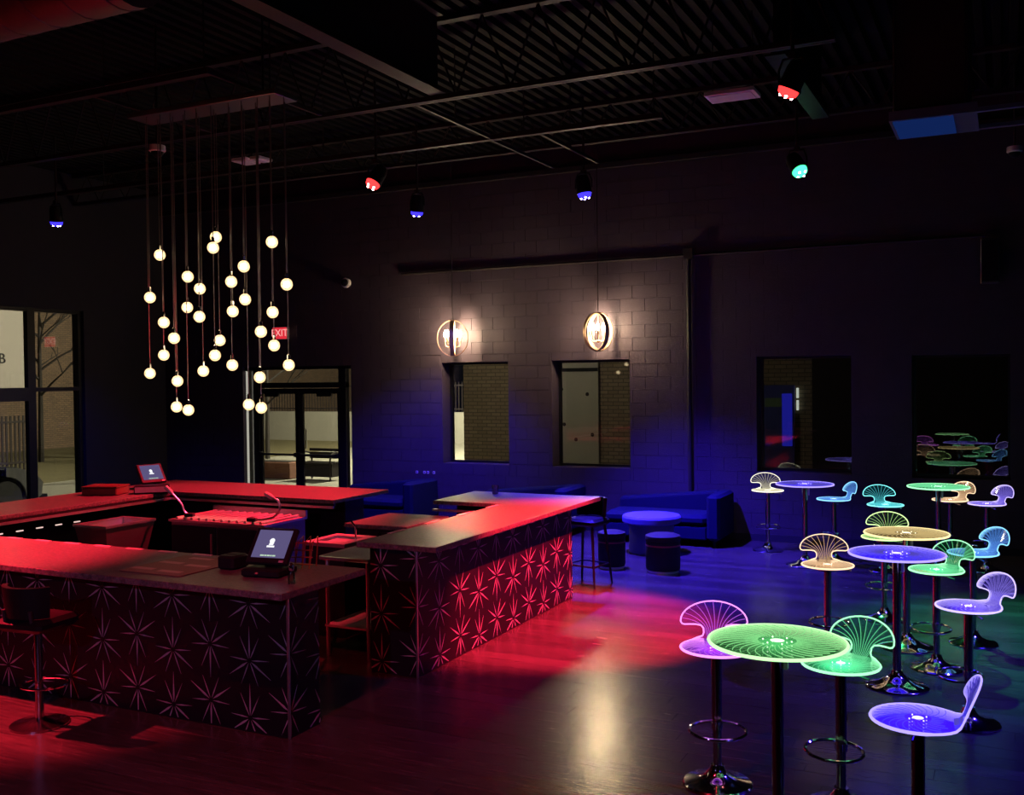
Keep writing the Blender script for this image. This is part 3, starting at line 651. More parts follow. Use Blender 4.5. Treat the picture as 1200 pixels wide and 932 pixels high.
# dome cameras, wall speaker, conduit, exit sign
def dome(nm, pos, up_dir, label, drop=0):
    t = tag(empty(nm, pos), label, 'camera')
    M = Matrix.Identity(4) if up_dir == 'z' else Matrix.Rotation(R(-90), 4, 'X')
    MB().lathe([(0.001, 0.06), (0.085, 0.06), (0.09, 0.0), (0.075, -0.01)], 18, M).obj('camera_housing', WHITE, t)
    MB().lathe([(0.068, -0.008), (0.062, -0.04), (0.035, -0.065), (0.001, -0.072)], 16, M, caps=False).obj('dome_lens', BLK, t)
    if drop: MB().tube([(0, 0, 0.06), (0, 0, drop)], 0.015, 6).obj('drop_pipe', STEELB, t)
dome('dome_camera', (-8.35, 8.24, 4.98), 'z', 'white dome camera hanging among the chandelier cords', TOP-4.98+0.01)
dome('dome_camera', (-10.54, WY-0.07, 4.17), 'y', 'white dome camera fixed to the back wall above the bar')
dome('dome_camera', (0.11, 13.6, 5.10), 'z', 'white dome camera hanging at the far right edge', TOP-5.10+0.01)
sp = tag(empty('wall_speaker', (-0.17, WY-0.13, 3.62)), 'small black speaker box high on the wall at far right', 'speaker')
MB().bbox(-0.115, 0.115, -0.11, 0.10, 0, 0.58, 0.01).obj('cabinet', mat('speaker_box', (0.05, 0.055, 0.055), 0.5), sp)
MB().box(-0.10, 0.10, -0.116, -0.11, 0.02, 0.56).obj('grille', BLK, sp, smooth=False)
MB().box(-0.05, 0.05, 0.10, 0.126, 0.2, 0.4).obj('bracket', STEELB, sp, smooth=False)
cn = tag(empty('wall_conduit', (-4.28, WY-0.03, 0)), 'black conduit running along the back wall and down beside the right window', 'conduit')
MB().tube([(-5.1, 0, 4.26), (4.0, 0, 4.26)], 0.022, 8).obj('horizontal_pipe', STEELB, cn)
MB().tube([(0, -0.012, 0.02), (0, -0.012, 4.3)], 0.036, 8).obj('vertical_pipe', STEELB, cn)
MB().box(-0.07, 0.07, -0.05, 0.02, 4.20, 4.36).obj('junction_box', STEELB, cn, smooth=False)
ex = tag(empty('exit_sign', (-12.01, WY-0.06, 3.20)), 'red lit EXIT sign on the back wall above the entrance door', 'sign')
MB().bbox(-0.165, 0.165, -0.025, 0.05, 0, 0.23, 0.008).obj('sign_housing', WHITE, ex)
MB().box(-0.16, 0.16, -0.031, -0.025, 0.01, 0.22).obj('sign_face', emit('exit_red', (1.0, 0.035, 0.06), 0.75), ex, smooth=False)
text('lettering', 'EXIT', 0.185, emit('exit_letter', (1.0, 0.42, 0.40), 1.0), Matrix.Translation((0, -0.034, 0.115)) @ Matrix.Rotation(R(90), 4, 'X'), ex)
for k, dx in enumerate((-9.14, -8.99, -8.92, -8.80)):
    t = tag(empty('wall_socket', (dx, WY+0.001, 0.83)), ('leftmost', 'second from left', 'third from left', 'rightmost')[k]+' small pale socket plate on the wall below the left window', 'socket', 'socket plates below the left window')
    MB().bbox(-0.022, 0.022, -0.010, 0.0, -0.022, 0.022, 0.003).obj('socket_plate', WHITE, t)
    MB().box(-0.010, 0.010, -0.012, -0.010, -0.012, 0.012).obj('socket_insert', BLK, t, smooth=False)

# ================================================================== bar
CH = 1.09; TH = 0.045
def star_mesh(flip):
    """one starburst: nine tapered rays, thin raised slips, in the x-z plane facing -y"""
    mb = MB(); s = -1 if flip else 1
    rays = [(90, .240, .0072), (-32, .220, .0078), (-148, .220, .0078), (4, .175, .005), (176, .175, .005), (63, .185, .0045), (117, .185, .0045), (-66, .185, .0045), (-114, .185, .0045)]
    for i, (a, l, w) in enumerate(rays):
        a = R(a)*1.0; d = Vector((math.cos(a), 0, s*math.sin(a))); nn = Vector((-d.z, 0, d.x)); k = 0.018
        y = -0.0016-0.00006*i
        a0, m1, m2, tip = d*k, d*(k+0.05)+nn*w, d*(k+0.05)-nn*w, d*l
        vs = [a0+Vector((0, y, 0)), m1+Vector((0, y, 0)), tip+Vector((0, y, 0)), m2+Vector((0, y, 0)), a0, m1, tip, m2]
        fs = [(0, 1, 2, 3), (0, 4, 5, 1), (1, 5, 6, 2), (2, 6, 7, 3), (3, 7, 4, 0)]
        if not flip: pass
        mb.add(vs, fs)
    me = mb.mesh('starburst', False); me.materials.append(STAR)
    return me
SA, SB = star_mesh(False), star_mesh(True)
def clip_star(me, lo, hi, zlo=0.012, zhi=CH-TH-0.002, cx=0, cz=0):
    b = bmesh.new(); b.from_mesh(me)
    for co, no in (((lo-cx, 0, 0), (-1, 0, 0)), ((hi-cx, 0, 0), (1, 0, 0)), ((0, 0, zlo-cz), (0, 0, -1)), ((0, 0, zhi-cz), (0, 0, 1))):
        bmesh.ops.bisect_plane(b, geom=b.verts[:]+b.edges[:]+b.faces[:], plane_co=co, plane_no=no, clear_outer=True)
    if not b.faces: b.free(); return None
    m2 = bpy.data.meshes.new('starburst'); b.to_mesh(m2); b.free(); m2.materials.append(STAR) if len(m2.materials) == 0 else None
    return m2
def stars(panel, origin, rz, lo, hi, c0, typ0, parent_loc):
    """a face in its own frame: u runs along the face from lo to hi; columns every 0.355 from c0"""
    k0 = math.floor((lo-0.25-c0)/0.355)
    for k in range(int(k0), int((hi+0.25-c0)/0.355)+1):
        u = c0+k*0.355
        typ = (typ0+k) % 2
        for z in ((0.10, 0.50, 0.90) if typ == 0 else (0.18, 0.58, 0.98)):
            me = SA if typ == 0 else SB
            inside = u-0.22 > lo and u+0.22 < hi and z-0.24 > 0.012 and z+0.24 < CH-TH
            m2 = me if inside else clip_star(me, lo, hi, cx=u, cz=z)
            if m2 is None: continue
            o = link('starburst', m2, None, panel)
            M = Matrix.Translation(Vector(origin)-Vector(parent_loc)) @ Matrix.Rotation(rz, 4, 'Z') @ Matrix.Translation((u, 0, z))
            o.matrix_local = M
# U shaped bar: near, left and far runs
bu = tag(empty('bar_counter', (-7.2, 7.7, 0)), 'U shaped bar with speckled dark top and starburst front, filling the left half', 'bar')
BO = Vector((-7.2, 7.7, 0))
pu = MB().box(-10.05-BO.x, -4.38-BO.x, 5.42-BO.y, 5.76-BO.y, 0, CH-TH).obj('front_panel', PANEL, bu, smooth=False)
stars(pu, (0, 5.42, 0), 0, -10.0, -4.38, -4.72, 0, BO)
stars(pu, (-4.38, 0, 0), R(90), 5.42, 5.76, 5.76+0.03, 0, BO)
MB().box(-4.386-BO.x, -4.372-BO.x, 5.412-BO.y, 5.426-BO.y, 0, CH-TH).obj('corner_trim', STAIN, bu, smooth=False)
MB().box(-10.05-BO.x, -9.70-BO.x, 5.77-BO.y, 10.10-BO.y, 0, CH-TH).obj('side_panel', PANEL, bu, smooth=False)
MB().box(-9.69-BO.x, -6.98-BO.x, 9.72-BO.y, 10.10-BO.y, 0, CH-TH).obj('back_panel', PANEL, bu, smooth=False)
poly = [(-10.28, 5.04), (-4.12, 5.04), (-4.12, 5.98), (-9.25, 5.98), (-9.25, 9.25), (-6.80, 9.25), (-6.80, 10.38), (-10.28, 10.38)]
t_ = MB().prism([(a-BO.x, b-BO.y) for a, b in poly], CH-TH, CH).obj('countertop', GRAN, bu, smooth=False)
bv = t_.modifiers.new('bevel', 'BEVEL'); bv.width = 0.006; bv.segments = 2
# pale steel edging under the inner lip
MB().box(-9.255-BO.x, -9.235-BO.x, 5.99-BO.y, 9.25-BO.y, CH-TH-0.055, CH-TH-0.028).box(-9.235-BO.x, -6.80-BO.x, 9.235-BO.y, 9.255-BO.y, CH-TH-0.055, CH-TH-0.028).obj('steel_edging', STAIN, bu, smooth=False)
MB().box(-9.30-BO.x, -9.255-BO.x, 5.99-BO.y, 9.25-BO.y, CH-TH-0.06, CH-TH).box(-9.29-BO.x, -6.80-BO.x, 9.256-BO.y, 9.30-BO.y, CH-TH-0.06, CH-TH).obj('edge_rail', BLK, bu, smooth=False)
LEDW = emit('pale_led', (1.0, 0.70, 0.62), 0.9)
for k in range(7): MB().box(-9.24-BO.x, -9.228-BO.x, 6.35+k*0.24-BO.y, 6.43+k*0.24-BO.y, 0.90, 0.912).obj('edge_light', LEDW, bu, smooth=False)
for k in range(9): MB().box(-8.6+k*0.36-BO.x, -8.42+k*0.36-BO.x, 5.93-BO.y, 5.96-BO.y, CH, CH+0.006).obj('rail_glint', mat('pale_glint', (0.75, 0.55, 0.52), 0.3, 0.3), bu, smooth=False)  # pale strips draw the glints along the near bar's inner edge
# right bar
br = tag(empty('bar_counter', (-4.53, 8.6, 0)), 'right hand bar run, its starburst front washed red, dark speckled top', 'bar')
QO = Vector((-4.53, 8.6, 0))
pr = MB().box(-4.76-QO.x, -4.31-QO.x, 6.97-QO.y, 10.24-QO.y, 0, CH-TH).obj('front_panel', PANEL, br, smooth=False)
stars(pr, (-4.31, 0, 0), R(90), 6.97, 10.24, 7.335, 0, QO)
stars(pr, (0, 6.97, 0), 0, -4.76, -4.31, -4.655, 0, QO)
MB().box(-4.317-QO.x, -4.303-QO.x, 6.963-QO.y, 6.977-QO.y, 0, CH-TH).obj('corner_trim', STAIN, br, smooth=False)
poly = [(-4.87, 6.93), (-4.10, 6.93), (-4.10, 10.60), (-5.72, 10.60), (-5.72, 9.62), (-4.87, 9.62)]
t_ = MB().prism([(a-QO.x, b-QO.y) for a, b in poly], CH-TH, CH).obj('countertop', GRAN, br, smooth=False)
bv = t_.modifiers.new('bevel', 'BEVEL'); bv.width = 0.006; bv.segments = 2
MB().box(-5.60-QO.x, -4.77-QO.x, 9.95-QO.y, 10.24-QO.y, 0, CH-TH).obj('return_panel', PANEL, br, smooth=False)
MB().box(-5.74-QO.x, -4.90-QO.x, 9.63-QO.y, 9.66-QO.y, CH-TH-0.075, CH-TH-0.05).obj('steel_edging', STAIN, br, smooth=False)
for k in range(4): MB().box(-4.87-QO.x, -4.84-QO.x, 7.40+k*0.62-QO.y, 7.66+k*0.62-QO.y, CH, CH+0.006).obj('rail_glint', MATS['pale_glint'], br, smooth=False)  # rail strips in the same pale glint colour

# ------------------------------------------------------------------ things on and in the bar
def pos_terminal(pos, rz, label, icon):
    t = tag(empty('register_terminal', pos, rz), label, 'cash register', 'touch screen registers on the bar')
    MB().bbox(-0.15, 0.15, -0.10, 0.16, 0, 0.055, 0.012).obj('base', BLK, t)
    MB().box(-0.05, 0.05, 0.055, 0.11, 0.05, 0.14).obj('stand', BLK, t)
    T = Matrix.Translation((0, -0.02, 0.085)) @ Matrix.Rotation(R(-38), 4, 'X')
    MB().bbox(-0.165, 0.165, 0.0, 0.035, 0, 0.285, 0.008, T).obj('screen_housing', BLK, t)
    sc = MB().box(-0.132, 0.132, -0.002, 0.0, 0.045, 0.262, T).obj('screen', emit('register_screen', (0.105, 0.085, 0.20), 1.0), t, smooth=False)
    Wm = emit('screen_white', (0.95, 0.95, 1.0), 1.1)
    g = MB(); Ti = T @ Matrix.Translation((-0.005, -0.003, 0.155))
    g.prism([(0.021*math.cos(a)*(1.0 if math.sin(a) > -.3 else .8), 0.020+0.022*math.sin(a)) for a in [2*PI*k/12 for k in range(12)]], 0, 0.001, Ti @ Matrix.Rotation(R(90), 4, 'X'))
    g.prism([(-0.018, -0.012), (0.016, -0.012), (0.020, 0.010), (-0.014, 0.010)], 0, 0.001, Ti @ Matrix.Rotation(R(90), 4, 'X'))
    g.prism([(-0.030, -0.030), (0.030, -0.030), (0.030, -0.016), (-0.030, -0.016)], 0, 0.001, Ti @ Matrix.Rotation(R(90), 4, 'X'))
    g.obj('screen_icon', Wm, sc, smooth=False)
    g = MB(); x = -0.062
    for w in (0.030, 0.016, 0.022, 0.012, 0.024):
        g.box(x, x+w, -0.0035, -0.002, 0.056, 0.066, T); x += w+0.004
    g.obj('screen_caption', emit('caption', (0.55, 0.75, 0.55), 0.9), sc, smooth=False)
    MB().box(0.10, 0.135, -0.004, 0.0, 0.012, 0.028, T).obj('maker_label', mat('label_grey', (0.35, 0.28, 0.25), 0.5), t, smooth=False)
    MB().sphere((-0.02, -0.102, 0.03), 0.016, 10, 6, sq=0.6).obj('front_button', STAIN, t)
    return t
pos_terminal((-4.62, 5.50, CH+.001), R(8), 'touch screen register on the right end of the near bar', 0)
pos_terminal((-9.66, 9.38, CH+.001), R(72), 'touch screen register on the far left corner of the bar', 1)
t = tag(empty('receipt_printer', (-5.03, 5.62, CH+.001)), 'small black printer left of the near register', 'printer')
MB().bbox(-0.075, 0.075, -0.09, 0.09, 0, 0.10, 0.015).obj('printer_body', BLK, t); MB().box(-0.05, 0.05, -0.02, -0.012, 0.099, 0.103).obj('paper_slot', RUBB, t, smooth=False)
t = tag(empty('receipt_printer', (-9.33, 9.02, CH+.001), R(42)), 'black printer with pale front beside the far register', 'printer')
MB().bbox(-0.20, 0.20, -0.10, 0.10, 0, 0.10, 0.01).obj('printer_body', BLK, t); MB().box(-0.19, 0.19, -0.104, -0.100, 0.02, 0.085).obj('printer_front', mat('grey_front', (0.34, 0.30, 0.33), 0.35, var=0.3, scale=25), t, smooth=False)
t = tag(empty('cash_drawer', (-9.78, 8.72, CH+.001), R(20)), 'dark reddish wooden box on the left bar beside the far register', 'box')
MB().bbox(-0.22, 0.22, -0.16, 0.16, 0, 0.095, 0.01).obj('box_body', WOODR, t); MB().box(-0.225, 0.225, -0.165, 0.165, 0.095, 0.11).obj('box_lid', WOODR, t)
t = tag(empty('bar_mat', (-5.42, 5.52, CH+.001)), 'flat brown bar mat with five pale panels on the near bar', 'mat')
MB().bbox(-0.30, 0.28, -0.32, 0.33, 0, 0.008, 0.003).obj('mat_sheet', MATBR, t)
for (mx_, my_) in ((-0.18, -0.20), (0.10, -0.22), (-0.15, 0.05), (0.13, 0.02), (-0.05, 0.25)): MB().box(mx_-0.11, mx_+0.10, my_-0.03, my_+0.03, 0.008, 0.010).obj('mat_panel', MATPA, t, smooth=False)
t = tag(empty('wire_rack', (-4.57, 5.84, CH+.001), R(15)), 'orange lit wire rack behind the near register', 'rack')
WIRE = mat('red_lit_wire', (0.75, 0.32, 0.14), 0.3, 0.9)  # red light on the wires is put into their orange colour
for k in range(4):
    MB().tube([(-0.10+k*0.055, -0.05, 0.0), (-0.10+k*0.055+0.02, -0.02, 0.19), (-0.07+k*0.055, 0.05, 0.22), (-0.09+k*0.055, 0.06, 0.0)], 0.005, 6).obj('upright_wire', WIRE, t)
for k in range(4): MB().tube([(-0.11, -0.05+0.006*k, 0.03+k*0.05), (0.09, -0.05+0.006*k, 0.03+k*0.05)], 0.0045, 6).obj('cross_wire', WIRE, t)
t = tag(empty('pepper_mill', (-4.27, 5.33, CH+.001)), 'small clear shaker at the right corner of the near bar', 'shaker')
MB().lathe([(0.001, 0), (0.024, 0), (0.022, 0.07), (0.012, 0.09), (0.012, 0.095)], 14).obj('shaker_body', glass('shaker_glass', (0.9, 0.75, 0.72), 0.2, 0.05), t)
MB().lathe([(0.015, 0.088), (0.019, 0.10), (0.018, 0.125), (0.006, 0.14)], 14).obj('shaker_cap', CHROME, t)
# ice bin, cooler with drainboard, soda guns, sink, work table
t = tag(empty('ice_bin', (-8.86, 8.02, 0)), 'stainless ice bin with sloping sides inside the bar at left', 'bin')
ib = MB(); a, b = 0.24, 0.34
ib.add([(-.17, -.26, .45), (.17, -.26, .45), (.17, .26, .45), (-.17, .26, .45), (-a, -b, .88), (a, -b, .88), (a, b, .88), (-a, b, .88), (-a+.03, -b+.03, .88), (a-.03, -b+.03, .88), (a-.03, b-.03, .88), (-a+.03, b-.03, .88), (-.15, -.24, .50), (.15, -.24, .50), (.15, .24, .50), (-.15, .24, .50)],
       [(3, 2, 1, 0), (0, 1, 5, 4), (1, 2, 6, 5), (2, 3, 7, 6), (3, 0, 4, 7), (4, 5, 9, 8), (5, 6, 10, 9), (6, 7, 11, 10), (7, 4, 8, 11), (8, 9, 13, 12), (9, 10, 14, 13), (10, 11, 15, 14), (11, 8, 12, 15), (12, 13, 14, 15)])
ib.obj('bin_tub', STAIN, t, smooth=False)
MB().box(-a-.012, a+.012, -b-.012, -b+.03, .88, .905).box(-a-.012, a+.012, b-.03, b+.012, .88, .905).box(-a-.012, -a+.03, -b+.03, b-.03, .88, .905).box(a-.03, a+.012, -b+.03, b-.03, .88, .905).obj('bin_rim', STAIN, t, smooth=False)
for (sx, sy) in ((-1, -1), (1, -1), (1, 1), (-1, 1)): MB().tube([(sx*.14, sy*.22, 0), (sx*.14, sy*.22, .46)], 0.02, 8).obj('leg', STAIN, t)
t = tag(empty('bar_cooler', (-7.80, 8.88, 0)), 'stainless undercounter cooler with ridged drainboard inside the far bar', 'cooler')
MB().box(-0.72, 0.62, -0.36, 0.34, 0.06, 0.86).obj('cooler_body', mat('dull_stainless', (0.30, 0.27, 0.27), 0.35, 0.9), t, smooth=False)
for (x0, x1) in ((-0.70, -0.06), (-0.03, 0.60)):
    d = MB().bbox(x0, x1, -0.385, -0.362, 0.10, 0.82, 0.006).obj('cooler_door', BLK, t)
    MB().box(x1-0.05, x1-0.03, -0.405, -0.385, 0.35, 0.75).obj('door_handle', STAIN, d)
MB().box(-0.74, 0.64, -0.39, 0.36, 0.86, 0.885).box(-0.74, 0.64, 0.33, 0.36, 0.885, 0.96).obj('drainboard', STAIN, t, smooth=False)
for k in range(12): MB().tube([(-0.66+k*0.11, -0.34, 0.892), (-0.66+k*0.11, 0.30, 0.892)], 0.020, 8).obj('drainboard_ridge', STAIN, t)
def gun(pos, rz, label, pts, r):
    t = tag(empty('soda_gun', pos, rz), label, 'soda gun', 'soda guns inside the bar')
    # smooth the hose
    P = [Vector(p) for p in pts]; Q = []
    for i in range(len(P)-1):
        p0, p1, p2, p3 = P[max(i-1, 0)], P[i], P[i+1], P[min(i+2, len(P)-1)]
        for k in range(6):
            s = k/6; Q.append(0.5*((2*p1)+(p2-p0)*s+(2*p0-5*p1+4*p2-p3)*s*s+(3*p1-p0-3*p2+p3)*s**3))
    Q.append(P[-1])
    MB().tube(Q, r, 8).obj('hose', STAIN, t)
    e = P[-1]; d = (P[-1]-P[-2]).normalized()
    MB().tube([e, e+d*0.03, e+d*0.11], [0.02, 0.028, 0.022], 10).obj('gun_head', mat('pink_grip', (0.6, 0.35, 0.35), 0.35), t)
    MB().bbox(-0.05, 0.05, -0.04, 0.04, -0.02, 0.02, 0.006, Matrix.Translation(P[0])).obj('hose_mount', BLK, t)
gun((-7.30, 8.52, 0.936), 0, 'curved hose soda gun at the right end of the drainboard', [(-0.05, 0, 0), (0.12, 0, 0.01), (0.26, 0, 0.05), (0.33, 0, 0.14), (0.31, 0, 0.22), (0.24, 0, 0.25)], 0.013)
gun((-8.40, 8.52, 0.936), R(20), 'upright soda gun standing behind the ice bin', [(0.12, 0, 0), (0.06, 0, 0.04), (0.03, 0, 0.12), (-0.04, 0, 0.20), (-0.08, 0, 0.24)], 0.012)
t = tag(empty('hand_sink', (-5.82, 8.02, 0)), 'small stainless hand sink cabinet inside the bar, pink lit top', 'sink')
MB().box(-0.22, 0.22, -0.25, 0.25, 0.0, 0.86).obj('cabinet', BLK, t, smooth=False)
MB().box(-0.24, 0.24, -0.27, -0.17, .86, .895).box(-0.24, 0.24, 0.17, 0.27, .86, .895).box(-0.24, -0.16, -0.17, 0.17, .86, .895).box(0.16, 0.24, -0.17, 0.17, .86, .895).box(-.16, .16, -.17, .17, .86, .868).obj('basin', STAIN, t, smooth=False)
MB().tube([(0.18, 0.0, .89), (0.18, 0, 1.02), (0.13, 0, 1.07), (0.06, 0, 1.06), (0.05, 0, 1.02)], 0.010, 8).obj('tap', CHROME, t)
t = tag(empty('work_table', (-5.20, 7.90, 0)), 'stainless work table on thin legs behind the right bar', 'table')
MB().bbox(-0.25, 0.28, -0.72, 0.55, 0.86, 0.895, 0.006).obj('table_top', STAIN, t)
MB().box(-0.22, 0.25, -0.68, 0.50, 0.26, 0.28).obj('lower_shelf', STAIN, t, smooth=False)
for (sx, sy) in ((-.20, -.66), (.23, -.66), (-.20, .50), (.23, .50)): MB().tube([(sx, sy, 0), (sx, sy, .86)], 0.018, 8).obj('leg', STAIN, t)
t = tag(empty('service_island', (-5.84, 9.06, 0)), 'low service cabinet with red lit speckled top between the bar runs', 'cabinet')
MB().box(-0.30, 0.33, -0.36, 0.36, 0, 0.90).obj('cabinet_body', PANEL, t, smooth=False)
MB().bbox(-0.38, 0.40, -0.43, 0.43, 0.90, 0.945, 0.006).obj('cabinet_top', GRAN, t)
MB().box(-0.27, 0.02, -0.375, -0.36, 0.08, 0.86).obj('cabinet_door', BLK, t, smooth=False); MB().box(0.03, 0.30, -0.375, -0.36, 0.08, 0.86).obj('cabinet_door', BLK, t, smooth=False)
t = tag(empty('glass_tumbler', (-5.35, 10.42, CH+.001)), 'small tumbler on the far end of the bar top', 'glass')
MB().lathe([(0.001, 0), (0.034, 0), (0.04, 0.10), (0.037, 0.10), (0.031, 0.008), (0.001, 0.008)], 16, caps=False).obj('tumbler_wall', glass('tumbler', (0.85, 0.8, 0.8), 0.25, 0.05), t)
MB().lathe([(0.0305, 0.009), (0.034, 0.05), (0.001, 0.05)], 16).obj('drink', glass('drink_amber', (0.8, 0.5, 0.3), 0.1, 0.05), t)

# ================================================================== seating around the lounge
def sofa(x1, label):
    w = 1.75; t = tag(empty('lounge_sofa', (x1-w/2, 14.36, 0)), label, 'sofa', 'blue velvet sofas along the back wall')
    h = w/2
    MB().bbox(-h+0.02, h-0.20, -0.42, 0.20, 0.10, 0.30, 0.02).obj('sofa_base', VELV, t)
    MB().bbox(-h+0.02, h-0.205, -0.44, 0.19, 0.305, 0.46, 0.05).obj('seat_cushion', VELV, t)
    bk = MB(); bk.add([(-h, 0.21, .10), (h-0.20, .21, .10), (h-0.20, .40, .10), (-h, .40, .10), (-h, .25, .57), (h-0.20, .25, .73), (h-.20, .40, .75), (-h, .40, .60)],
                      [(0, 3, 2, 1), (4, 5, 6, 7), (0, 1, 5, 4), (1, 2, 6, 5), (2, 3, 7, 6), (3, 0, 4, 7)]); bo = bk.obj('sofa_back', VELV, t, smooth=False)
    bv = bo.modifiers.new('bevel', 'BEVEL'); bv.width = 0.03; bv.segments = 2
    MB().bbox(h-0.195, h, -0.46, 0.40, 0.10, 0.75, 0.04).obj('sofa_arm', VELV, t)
    for (sx, sy) in ((-h+.1, -.36), (h-.1, -.36), (-h+.1, .32), (h-.1, .32)): MB().lathe([(0.02, 0), (0.028, 0.10)], 8, Matrix.Translation((sx, sy, 0))).obj('leg', BLK, t)
sofa(-3.60, 'blue velvet sofa behind the round ottoman, right end arm in view')
sofa(-5.95, 'blue velvet sofa whose top shows just above the right bar')
sofa(-8.66, 'blue velvet sofa glowing bright blue in the gap behind the bar')
t = tag(empty('round_ottoman', (-4.40, 13.30, 0)), 'big round blue velvet ottoman table in front of the right sofa', 'ottoman')
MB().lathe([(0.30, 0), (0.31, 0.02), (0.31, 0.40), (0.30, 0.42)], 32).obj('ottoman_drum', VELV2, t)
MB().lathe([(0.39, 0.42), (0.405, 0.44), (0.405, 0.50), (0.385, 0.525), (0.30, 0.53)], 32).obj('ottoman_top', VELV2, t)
def pouf(p, r, label):
    t = tag(empty('round_pouf', (p[0], p[1], 0)), label, 'pouf', 'black round poufs in the blue light')
    MB().lathe([(r-.01, 0.03), (r, 0.05), (r, 0.38), (r-.01, 0.39)], 28).obj('pouf_drum', DVELV, t)
    MB().lathe([(r, 0.39), (r+.008, 0.41), (r, 0.455), (r-.05, 0.475), (0.02, 0.48)], 28).obj('pouf_cushion', DVELV, t)
    MB().lathe([(r-.02, 0), (r-.02, 0.03)], 24).obj('pouf_plinth', STAIN, t)
    MB().lathe([(r+0.002, 0.33), (r+0.002, 0.35)], 28, caps=False).obj('pouf_band', mat('dull_red_band', (0.3, 0.05, 0.06), 0.4), t)
pouf((-4.52, 12.05), 0.175, 'left black round pouf in the blue light pool')
pouf((-3.84, 12.05), 0.215, 'right larger black round pouf before the ottoman')
# dark upholstered bar stools
def dark_stool(p, rz, label, four):
    t = tag(empty('bar_stool', (p[0], p[1], 0), rz), label, 'bar stool')
    MB().bbox(-0.21, 0.21, -0.20, 0.20, 0.70, 0.79, 0.03).obj('seat', LEATH, t)
    bk = MB(); n = 10; vs = []
    for i in range(n+1):
        a = R(-62+124*i/n)
        for (r, z) in ((0.225, 0.80), (0.245, 1.02), (0.205, 1.02), (0.19, 0.80)): vs.append((r*math.sin(a), r*math.cos(a)-0.02, z))
    fs = []
    for i in range(n):
        for k in range(4): fs.append((i*4+k, i*4+(k+1) % 4, i*4+4+(k+1) % 4, i*4+4+k))
    fs += [(3, 2, 1, 0), (n*4, n*4+1, n*4+2, n*4+3)]
    bk.add(vs, fs).obj('backrest', LEATH, t)
    MB().tube([(0.12, 0.17, 0.76), (0.12, 0.185, 0.86)], 0.015, 6).tube([(-0.12, 0.17, 0.76), (-0.12, 0.185, 0.86)], 0.015, 6).obj('back_support', STEELB, t)
    if four:
        for (sx, sy) in ((-1, -1), (1, -1), (1, 1), (-1, 1)): MB().tube([(sx*.15, sy*.14, .70), (sx*.21, sy*.20, 0)], [0.018, 0.013], 8).obj('leg', BLK, t)
        for (a, b) in (((-.19, -.18), (.19, -.18)), ((.19, -.18), (.19, .18)), ((.19, .18), (-.19, .18)), ((-.19, .18), (-.19, -.18))):
            MB().tube([(a[0], a[1], .24), (b[0], b[1], .24)], 0.010, 6).obj('stretcher', BLK, t)
    else:
        MB().lathe([(0.20, 0), (0.20, 0.012), (0.10, 0.03), (0.035, 0.05)], 28).obj('base', DCHROME, t)
        MB().tube([(0, 0, 0.04), (0, 0, 0.70)], 0.028, 14).obj('column', DCHROME, t)
        MB().tube([(0.17*math.cos(2*PI*k/24), -0.05+0.15*math.sin(2*PI*k/24), 0.28) for k in range(24)], 0.010, 6, closed=True).obj('footrest', CHROME, t)
dark_stool((-6.22, 4.92), R(186), 'black padded bar stool standing before the near bar at left', False)
dark_stool((-4.42, 10.98), R(-10), 'black four legged bar stool beyond the far end of the right bar', True)

# ================================================================== glowing acrylic tables and stools
BEND0, BR_, BANG = 0.150, 0.055, R(69)
def bend(v):
    if v <= BEND0: return (v, 0.0)
    al = BR_*BANG
    if v <= BEND0+al:
        a = (v-BEND0)/BR_; return (BEND0+BR_*math.sin(a), BR_*(1-math.cos(a)))
    e = v-BEND0-al; return (BEND0+BR_*math.sin(BANG)+e*math.cos(BANG), BR_*(1-math.cos(BANG))+e*math.sin(BANG))
SR = 0.212
def outline():
    pts = []
    a0 = math.asin(0.070/SR)
    for k in range(33):
        a = PI/2+a0+(2*PI-2*a0)*k/32; pts.append((SR*math.cos(a), SR*math.sin(a)))
    right = [(0.062, 0.215), (0.064, 0.235), (0.078, 0.250), (0.11, 0.257), (0.15, 0.258), (0.180, 0.258), (0.196, 0.264), (0.203, 0.278)]
    n = 16
    arch = [(0.203*math.cos(PI*k/n), 0.278+0.122*math.sin(PI*k/n)) for k in range(1, n)]
    left = [(-x, y) for x, y in reversed(right)]
    return pts, right+arch+left
def map3(u, v, dz=0.0):
    v2 = v+0.014*min(1, max(0, (v-0.2)/0.045)); y, z = bend(v2)
    # the fan is gently dished round the sitter
    if v > 0.2: y -= 0.5*u*u*min(1, (v-0.2)/0.06)
    return (u, y, z+dz)
def tube_open(mb, pts, r, n=5): mb.tube(pts, r, n)
